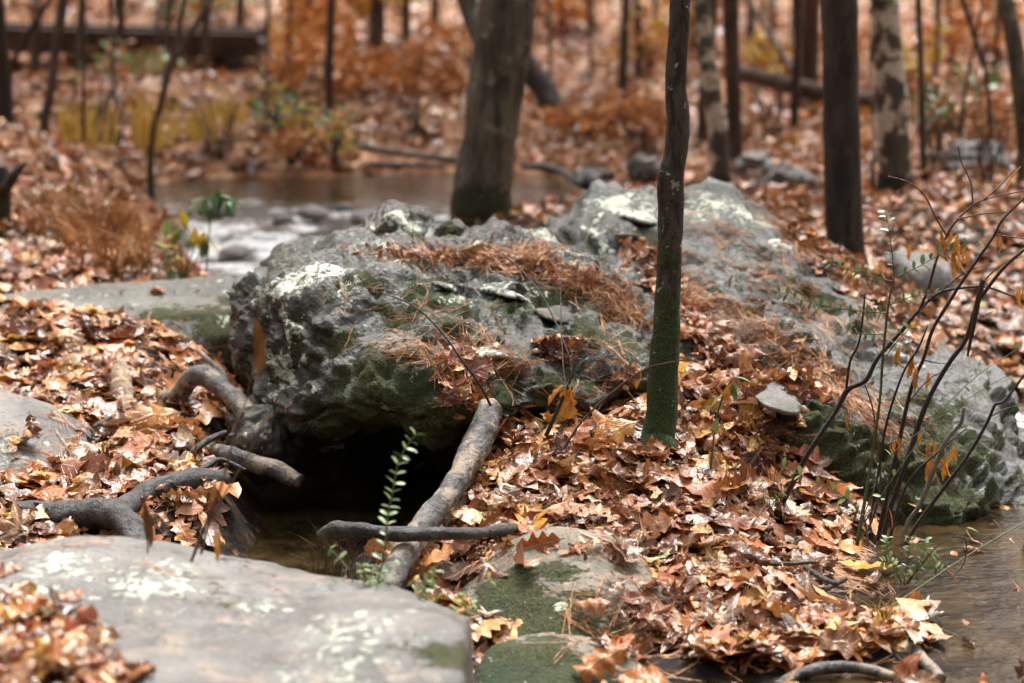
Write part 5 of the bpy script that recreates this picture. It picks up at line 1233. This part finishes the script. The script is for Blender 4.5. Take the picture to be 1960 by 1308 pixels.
# near leafy sprigs, out of focus
ns = plant('privet', 'blurred green leafy sprig hanging in front of the diagonal log', 'privet', (712, 1150, 4.95))
pairs(ns, [(715,1150,4.95),(735,1060,4.98),(742,990,5.0),(752,940,5.0),(765,880,5.0),(795,832,5.0)], 22, .028, 'oval', ['privet', 'palegreen', 'palegreen'], .45, w0=5, w1=3)
for i, (bx, by, lab) in enumerate([(770,1190,'blurred low green plant behind the near slab tip'),(860,1215,'blurred yellow-green plant left of the mossy tan rock'),(700,1150,'blurred small green plant at the near end of the diagonal log')]):
    q = plant('undergrowth_plant', lab, 'plant', (bx, by, 4.95))
    for k in range(9):
        a = PR.uniform(-70, 80); b = PR.uniform(30, 110)
        pairs(q, [(bx + PR.uniform(-15, 15), by, 4.95), (bx + a * .5, by - b * .6, 4.95 + PR.uniform(-.1, .1)), (bx + a, by - b, 4.95 + PR.uniform(-.15, .15))], 6, .022, 'oval', [['privet', 'palegreen'], ['palegreen', 'yellowleaf', 'palegreen'], ['privet', 'palegreen']][i], .6)
dn = plant('weed', 'blurred red-brown weed stem with drooping leaves before the dark hollow', 'weed', (366, 1075, 4.85))
stem(dn, [(366,1075,4.85,8),(395,1000,4.85,8),(425,925,4.85,6),(445,850,4.85,5),(470,770,4.85,4),(488,690,4.85,4)], 'redtwig')
stem(dn, [(385,1060,4.85,7),(402,1000,4.85,6),(440,930,4.85,5),(475,870,4.85,4),(515,790,4.85,3)], 'redtwig')
for px, py, s_, m_ in [(488,610,.12,'deadleaf'),(412,1025,.055,'dryleaf'),(275,960,.075,'deadleaf'),(283,985,.07,'deadleaf')]:
    put_leaf(dn, P(px, py, 4.85), (.15, 0, -1), s_, 'long', m_, .4)
stem(dn, [(283,1060,4.85,4),(280,990,4.85,4),(275,930,4.85,3)], 'redtwig', 'twig')
# twigs arching before the front boulder
def twig_thing(label, lst, mat='twig', leaves=()):
    q = plant('twig', label, 'twig', lst[-1][:3])
    stem(q, lst, mat, 'stem', 6)
    for px, py, d, dx, dz, s_, kn, m_ in leaves: put_leaf(q, P(px, py, d), (dx, 0, dz), s_, kn, m_)
twig_thing('thin dark twig arching over the left front of the boulder', [(730,560,6.4,2),(790,585,6.35,4),(840,630,6.3,5),(885,690,6.25,6),(920,740,6.25,6),(948,795,6.28,7)])
twig_thing('thin dark twig arching down from the boulder top', [(935,470,6.9,2),(985,505,6.75,4),(1030,555,6.6,4),(1060,610,6.5,4),(1085,670,6.4,4),(1102,730,6.35,4)])
twig_thing('black upright twig with an orange leaf below the boulder', [(1106,680,6.3,4),(1090,730,6.28,7),(1065,790,6.25,9),(1045,835,6.25,10)], 'twig', [(1085,735,6.26,-.6,-.5,.075,'oak','dryleaf'),(1082,740,6.26,.1,-1,.085,'oak','dryleaf'),(1086,732,6.26,.3,-.9,.06,'oak','dryleaf')])
twig_thing('thin brown twig slanting down left of the sapling', [(1315,688,6.2,2),(1240,705,6.2,4),(1180,745,6.2,4),(1120,800,6.2,5),(1085,850,6.2,5),(1065,885,6.22,5)], 'redtwig')
twig_thing('fine straight stem left of the sapling twig', [(1072,525,6.7,2),(1075,640,6.55,3),(1080,720,6.45,3),(1095,800,6.35,3),(1100,835,6.3,3)], 'redtwig')
# evergreen sprigs on the left bank
eg = plant('evergreen_sprig', 'blurred dark green leafy sprig at the riffle edge left of the boulder', 'sprig', (400, 520, 9.0))
stem(eg, [(395,520,9.0,5),(400,450,9.0,4),(408,400,9.0,4),(430,375,9.0,3)], 'greenstem')
for k in range(24):
    put_leaf(eg, P(370 + k * 3.8 + PR.uniform(-6, 6), 405 - 34 * math.sin(k / 24 * 2.6) + PR.uniform(-8, 14), 9.0), (PR.uniform(-1, 1), PR.uniform(-.4, .4), PR.uniform(-.9, .1)), .065, 'wide', 'privet')
eg2 = plant('sprig', 'blurred yellow and green sprig growing behind the whaleback rock', 'sprig', (350, 530, 8.6))
for (px, py) in [(330,470),(345,440),(360,490),(375,460),(390,470),(330,500),(365,450)]:
    stem(eg2, [(350 + (px - 350) * .2, 530, 8.6, 4), (px, py, 8.6, 2)], 'greenstem')
    for k in range(4):
        put_leaf(eg2, P(px + PR.uniform(-15, 15), py + PR.uniform(-14, 20), 8.6), (PR.uniform(-1, 1), 0, PR.uniform(-1, .5)), .075, 'wide', PR.choice(['privet', 'yellowleaf', 'palegreen']))

# dry grass and dead fern clumps
def clump(name, label, base, n, hpx, wpx, mat, d, lean=.5, wd=3.0, cat='grass', droop=0.0):
    root = setp(empty(name, P(*base, d)), label, cat)
    Vs, Fs, n0 = [], [], 0
    for k in range(n):
        bx, by = base[0] + PR.gauss(0, .4) * wpx, base[1] + PR.gauss(0, 6)
        h_ = hpx * PR.uniform(.5, 1.1); lx = PR.gauss(0, lean) * h_
        Yd = d + PR.uniform(-.25, .25)
        pts = spline([P(bx, by, Yd), P(bx + lx * .35, by - h_ * .65, Yd), P(bx + lx, by - h_ * (1 - droop * PR.random()), Yd)], 5)
        w_ = wid(wd, Yd) * np.array([1, 1, .9, .6, .1])
        sd_ = np.array([math.cos(k), math.sin(k), 0])
        Vs.append(np.vstack([pts - sd_ * w_[:, None], pts + sd_ * w_[:, None]])); i = np.arange(4)
        Fs.append(np.column_stack([i, i + 1, i + 6, i + 5]) + n0); n0 += 10
    part('blades', np.vstack(Vs), np.vstack(Fs), M[mat], root)['kind'] = 'stuff'
    return root
for i, (b, n_, h_, w_, d, lab) in enumerate([((285,285),46,110,45,12.4,'tall tuft of straw-yellow grass by the crooked stem'),((375,265),40,80,70,12.9,'low tuft of straw-yellow grass under the footbridge'),((180,280),30,90,50,12.6,'thin tuft of dry grass behind the leaf bank'),((130,270),24,90,40,12.8,'dry grass tuft beside the thin leaning trunk'),((430,240),30,60,80,13.6,'pale grass tuft right under the footbridge post')]):
    clump('grass_tuft', lab, b, n_, h_, w_, 'drygrass', d, .2, 5.5)
for i, (b, n_, h_, w_, d, lab) in enumerate([((90,480),220,110,110,9.4,'dead fern clump on the left bank beside the stump'),((210,540),240,130,120,8.9,'russet dead fern clump behind the whaleback rock'),((180,460),240,100,130,9.8,'dead fern patch above the russet clump'),((60,420),160,70,110,10.2,'dry fern patch on the slope behind the stump')]):
    clump('dead_fern', lab, b, n_, h_, w_, 'fern', d, .6, 4.2, 'fern', .6)
clump('grass_tuft', 'small dry grass tuft on the stream bank beside the tan rock', (1700,1190), 40, 50, 30, 'drygrass', 5.5, .5, 2.0, 'grass', .3)
clump('grass_tuft', 'fine straw tuft growing on the mossy tan rock', (1090,1170), 16, 45, 16, 'drygrass', 5.46, .6, 1.8, 'grass', .3)
clump('root_mat', 'hair roots hanging from the soil bank under the horizontal stick', (655,1125), 170, 120, 80, 'root', 5.9, .35, 1.1, 'roots', .2)
clump('root_mat', 'hair roots dangling under the leaf lip beside the slab boulder', (1450,955), 90, 90, 60, 'root', 6.36, .25, 1.6, 'roots', .2)

# leafy shrubs of the woods behind
def bush(name, label, base, d, n, rx, ry, mats, size, sub=6):
    root = setp(empty(name, P(base[0], base[1], d)), label, 'shrub')
    tips = []
    for k in range(sub):
        tx, ty = base[0] + PR.uniform(-1, 1) * rx, base[1] - PR.uniform(.6, 1.9) * ry
        mid = ((base[0] + tx) / 2 + PR.uniform(-15, 15), (base[1] + ty) / 2)
        limb('stem', pts_px([(base[0], base[1] + 8, d, 6), (*mid, d, 5), (tx, ty, d + PR.uniform(-.4, .4), 2)]), M['thinbark'], root, 5, 10, .05)
        tips.append((tx, ty, mid))
    r_ = np.random.default_rng(int(base[0]))
    for mi, mat in enumerate(mats):
        m_ = n // len(mats); pos = []
        for k in range(m_):
            tx, ty, mid = tips[int(r_.integers(len(tips)))]; f = r_.random() ** .6
            pos.append(P(mid[0] + (tx - mid[0]) * f + r_.normal() * rx * .22, mid[1] + (ty - mid[1]) * f + r_.normal() * ry * .22, d + r_.normal() * .35))
        V, F, uv, col = litter_arrays(LO['ovate'], np.array(pos), np.tile([0, -.3, .8], (m_, 1)), np.exp(r_.normal(size=m_) * .25) * size, r_, .8, .8, tints(m_, r_))
        part('foliage', V, F, M[mat], root)['kind'] = 'stuff'
BU = [((560,190),14.5,150,60,75,['orangeleaf','orangeleaf'],.07,'orange beech sapling over the right end of the footbridge'),((600,60),16.5,150,70,60,['orangeleaf'],.09,'bright orange beech branches above the footbridge post'),
 ((540,260),13.2,60,60,60,['yellowleaf','privet'],.055,'small yellow-leaved shrub on the far bank'),((640,310),12.8,90,55,50,['yellowleaf','palegreen','brownleaf'],.055,'yellow-green shrub at the edge of the far pool'),((560,310),12.9,100,60,40,['brownleaf','dryleaf'],.06,'russet leafy shrub overhanging the far pool'),
 ((720,210),15,170,80,70,['brownleaf','orangeleaf'],.09,'russet thicket between the grey trunk and the far pool'),((830,200),16,160,70,60,['brownleaf'],.09,'brown thicket left of the thick mossy-based trunk'),((1130,270),13.8,170,70,50,['brownleaf','orangeleaf'],.07,'orange-brown brush right of the thick trunk'),((1230,280),13.4,150,60,60,['brownleaf'],.07,'brown brush behind the sapling above the far pool'),
 ((1480,170),17,120,60,50,['brownleaf','yellowleaf'],.1,'ochre brush beyond the fallen log'),((1820,260),13,160,80,70,['brownleaf','privet'],.06,'olive and brown thicket right of the pale patchy trunk'),((1900,290),12.2,140,60,60,['brownleaf'],.06,'dark brown brush at the right edge'),((1880,120),17,150,90,80,['orangeleaf','brownleaf'],.1,'orange-brown understorey in the upper right corner'),
 ((700,40),19,160,70,60,['orangeleaf','yellowleaf'],.11,'golden understorey behind the grey trunk'),((1060,60),20,140,80,60,['brownleaf','orangeleaf'],.11,'rust understorey behind the leaning log'),((250,170),15.5,120,90,50,['brownleaf','palegreen'],.08,'brown and green brush below the footbridge beam'),((400,60),21,140,90,70,['orangeleaf','palegreen'],.11,'orange and green understorey behind the footbridge'),((160,40),22,130,90,60,['orangeleaf'],.11,'orange understorey behind the left half of the footbridge'),((1330,90),19,100,60,60,['brownleaf'],.1,'brown understorey behind the slim white-patched trunk'),((1640,120),17.5,100,60,50,['orangeleaf'],.09,'orange brush behind the dark mossy trunk')]
def brush(label, base, d, n, h_, w_):
    root = setp(empty('bare_brush', P(*base, d)), label, 'brush')
    for k in range(n):
        tx = base[0] + PR.uniform(-w_, w_); ty = base[1] - h_ * PR.uniform(.5, 1.1); Yd = d + PR.uniform(-.3, .3)
        bx = base[0] + PR.uniform(-.35, .35) * w_
        limb('stem', pts_px([(bx, base[1] + 6, Yd, 4), ((bx + tx) / 2 + PR.uniform(-12, 12), (base[1] + ty) / 2, Yd, 3), (tx, ty, Yd, 1.2)]), M['thinbark'], root, 4, 9, .05)
for b, d, n_, h_, w_, lab in [((1800,330),11.6,16,200,80,'tangle of bare stems right of the pale patchy trunk'),((1900,350),11.0,16,180,70,'tangle of bare stems at the right edge'),((1240,320),12.8,12,120,60,'bare brush behind the sapling at the creek bank'),((1480,260),13.5,12,160,60,'bare stems left of the dark trunk'),((520,250),13.4,14,160,70,'bare stems on the far bank right of the footbridge'),((200,270),12.8,14,170,80,'bare stems under the footbridge beam'),((790,270),13.6,12,150,60,'bare stems left of the thick mossy-based trunk'),((1110,290),13.4,12,130,60,'bare stems right of the leaning log'),((420,300),12.7,12,120,60,'bare stems on the far bank below the footbridge post')]:
    brush(lab, b, d, n_, h_, w_)
BU += [((585,110),17,120,60,60,['orangeleaf','yellowleaf'],.08,'golden brush just right of the footbridge end'),((900,120),18,120,80,50,['orangeleaf','brownleaf'],.09,'orange brush behind the thick mossy-based trunk'),((1250,120),17.5,120,70,60,['yellowleaf','brownleaf','orangeleaf'],.09,'ochre brush beyond the sapling'),((1760,180),15,120,60,60,['brownleaf','yellowleaf'],.08,'ochre brush right of the pale patchy trunk')]
for b, d, n_, rx, ry, ms, sz, lab in BU:
    bush('woodland_shrub', lab, b, d, n_ * 2, rx, ry, ms, sz)
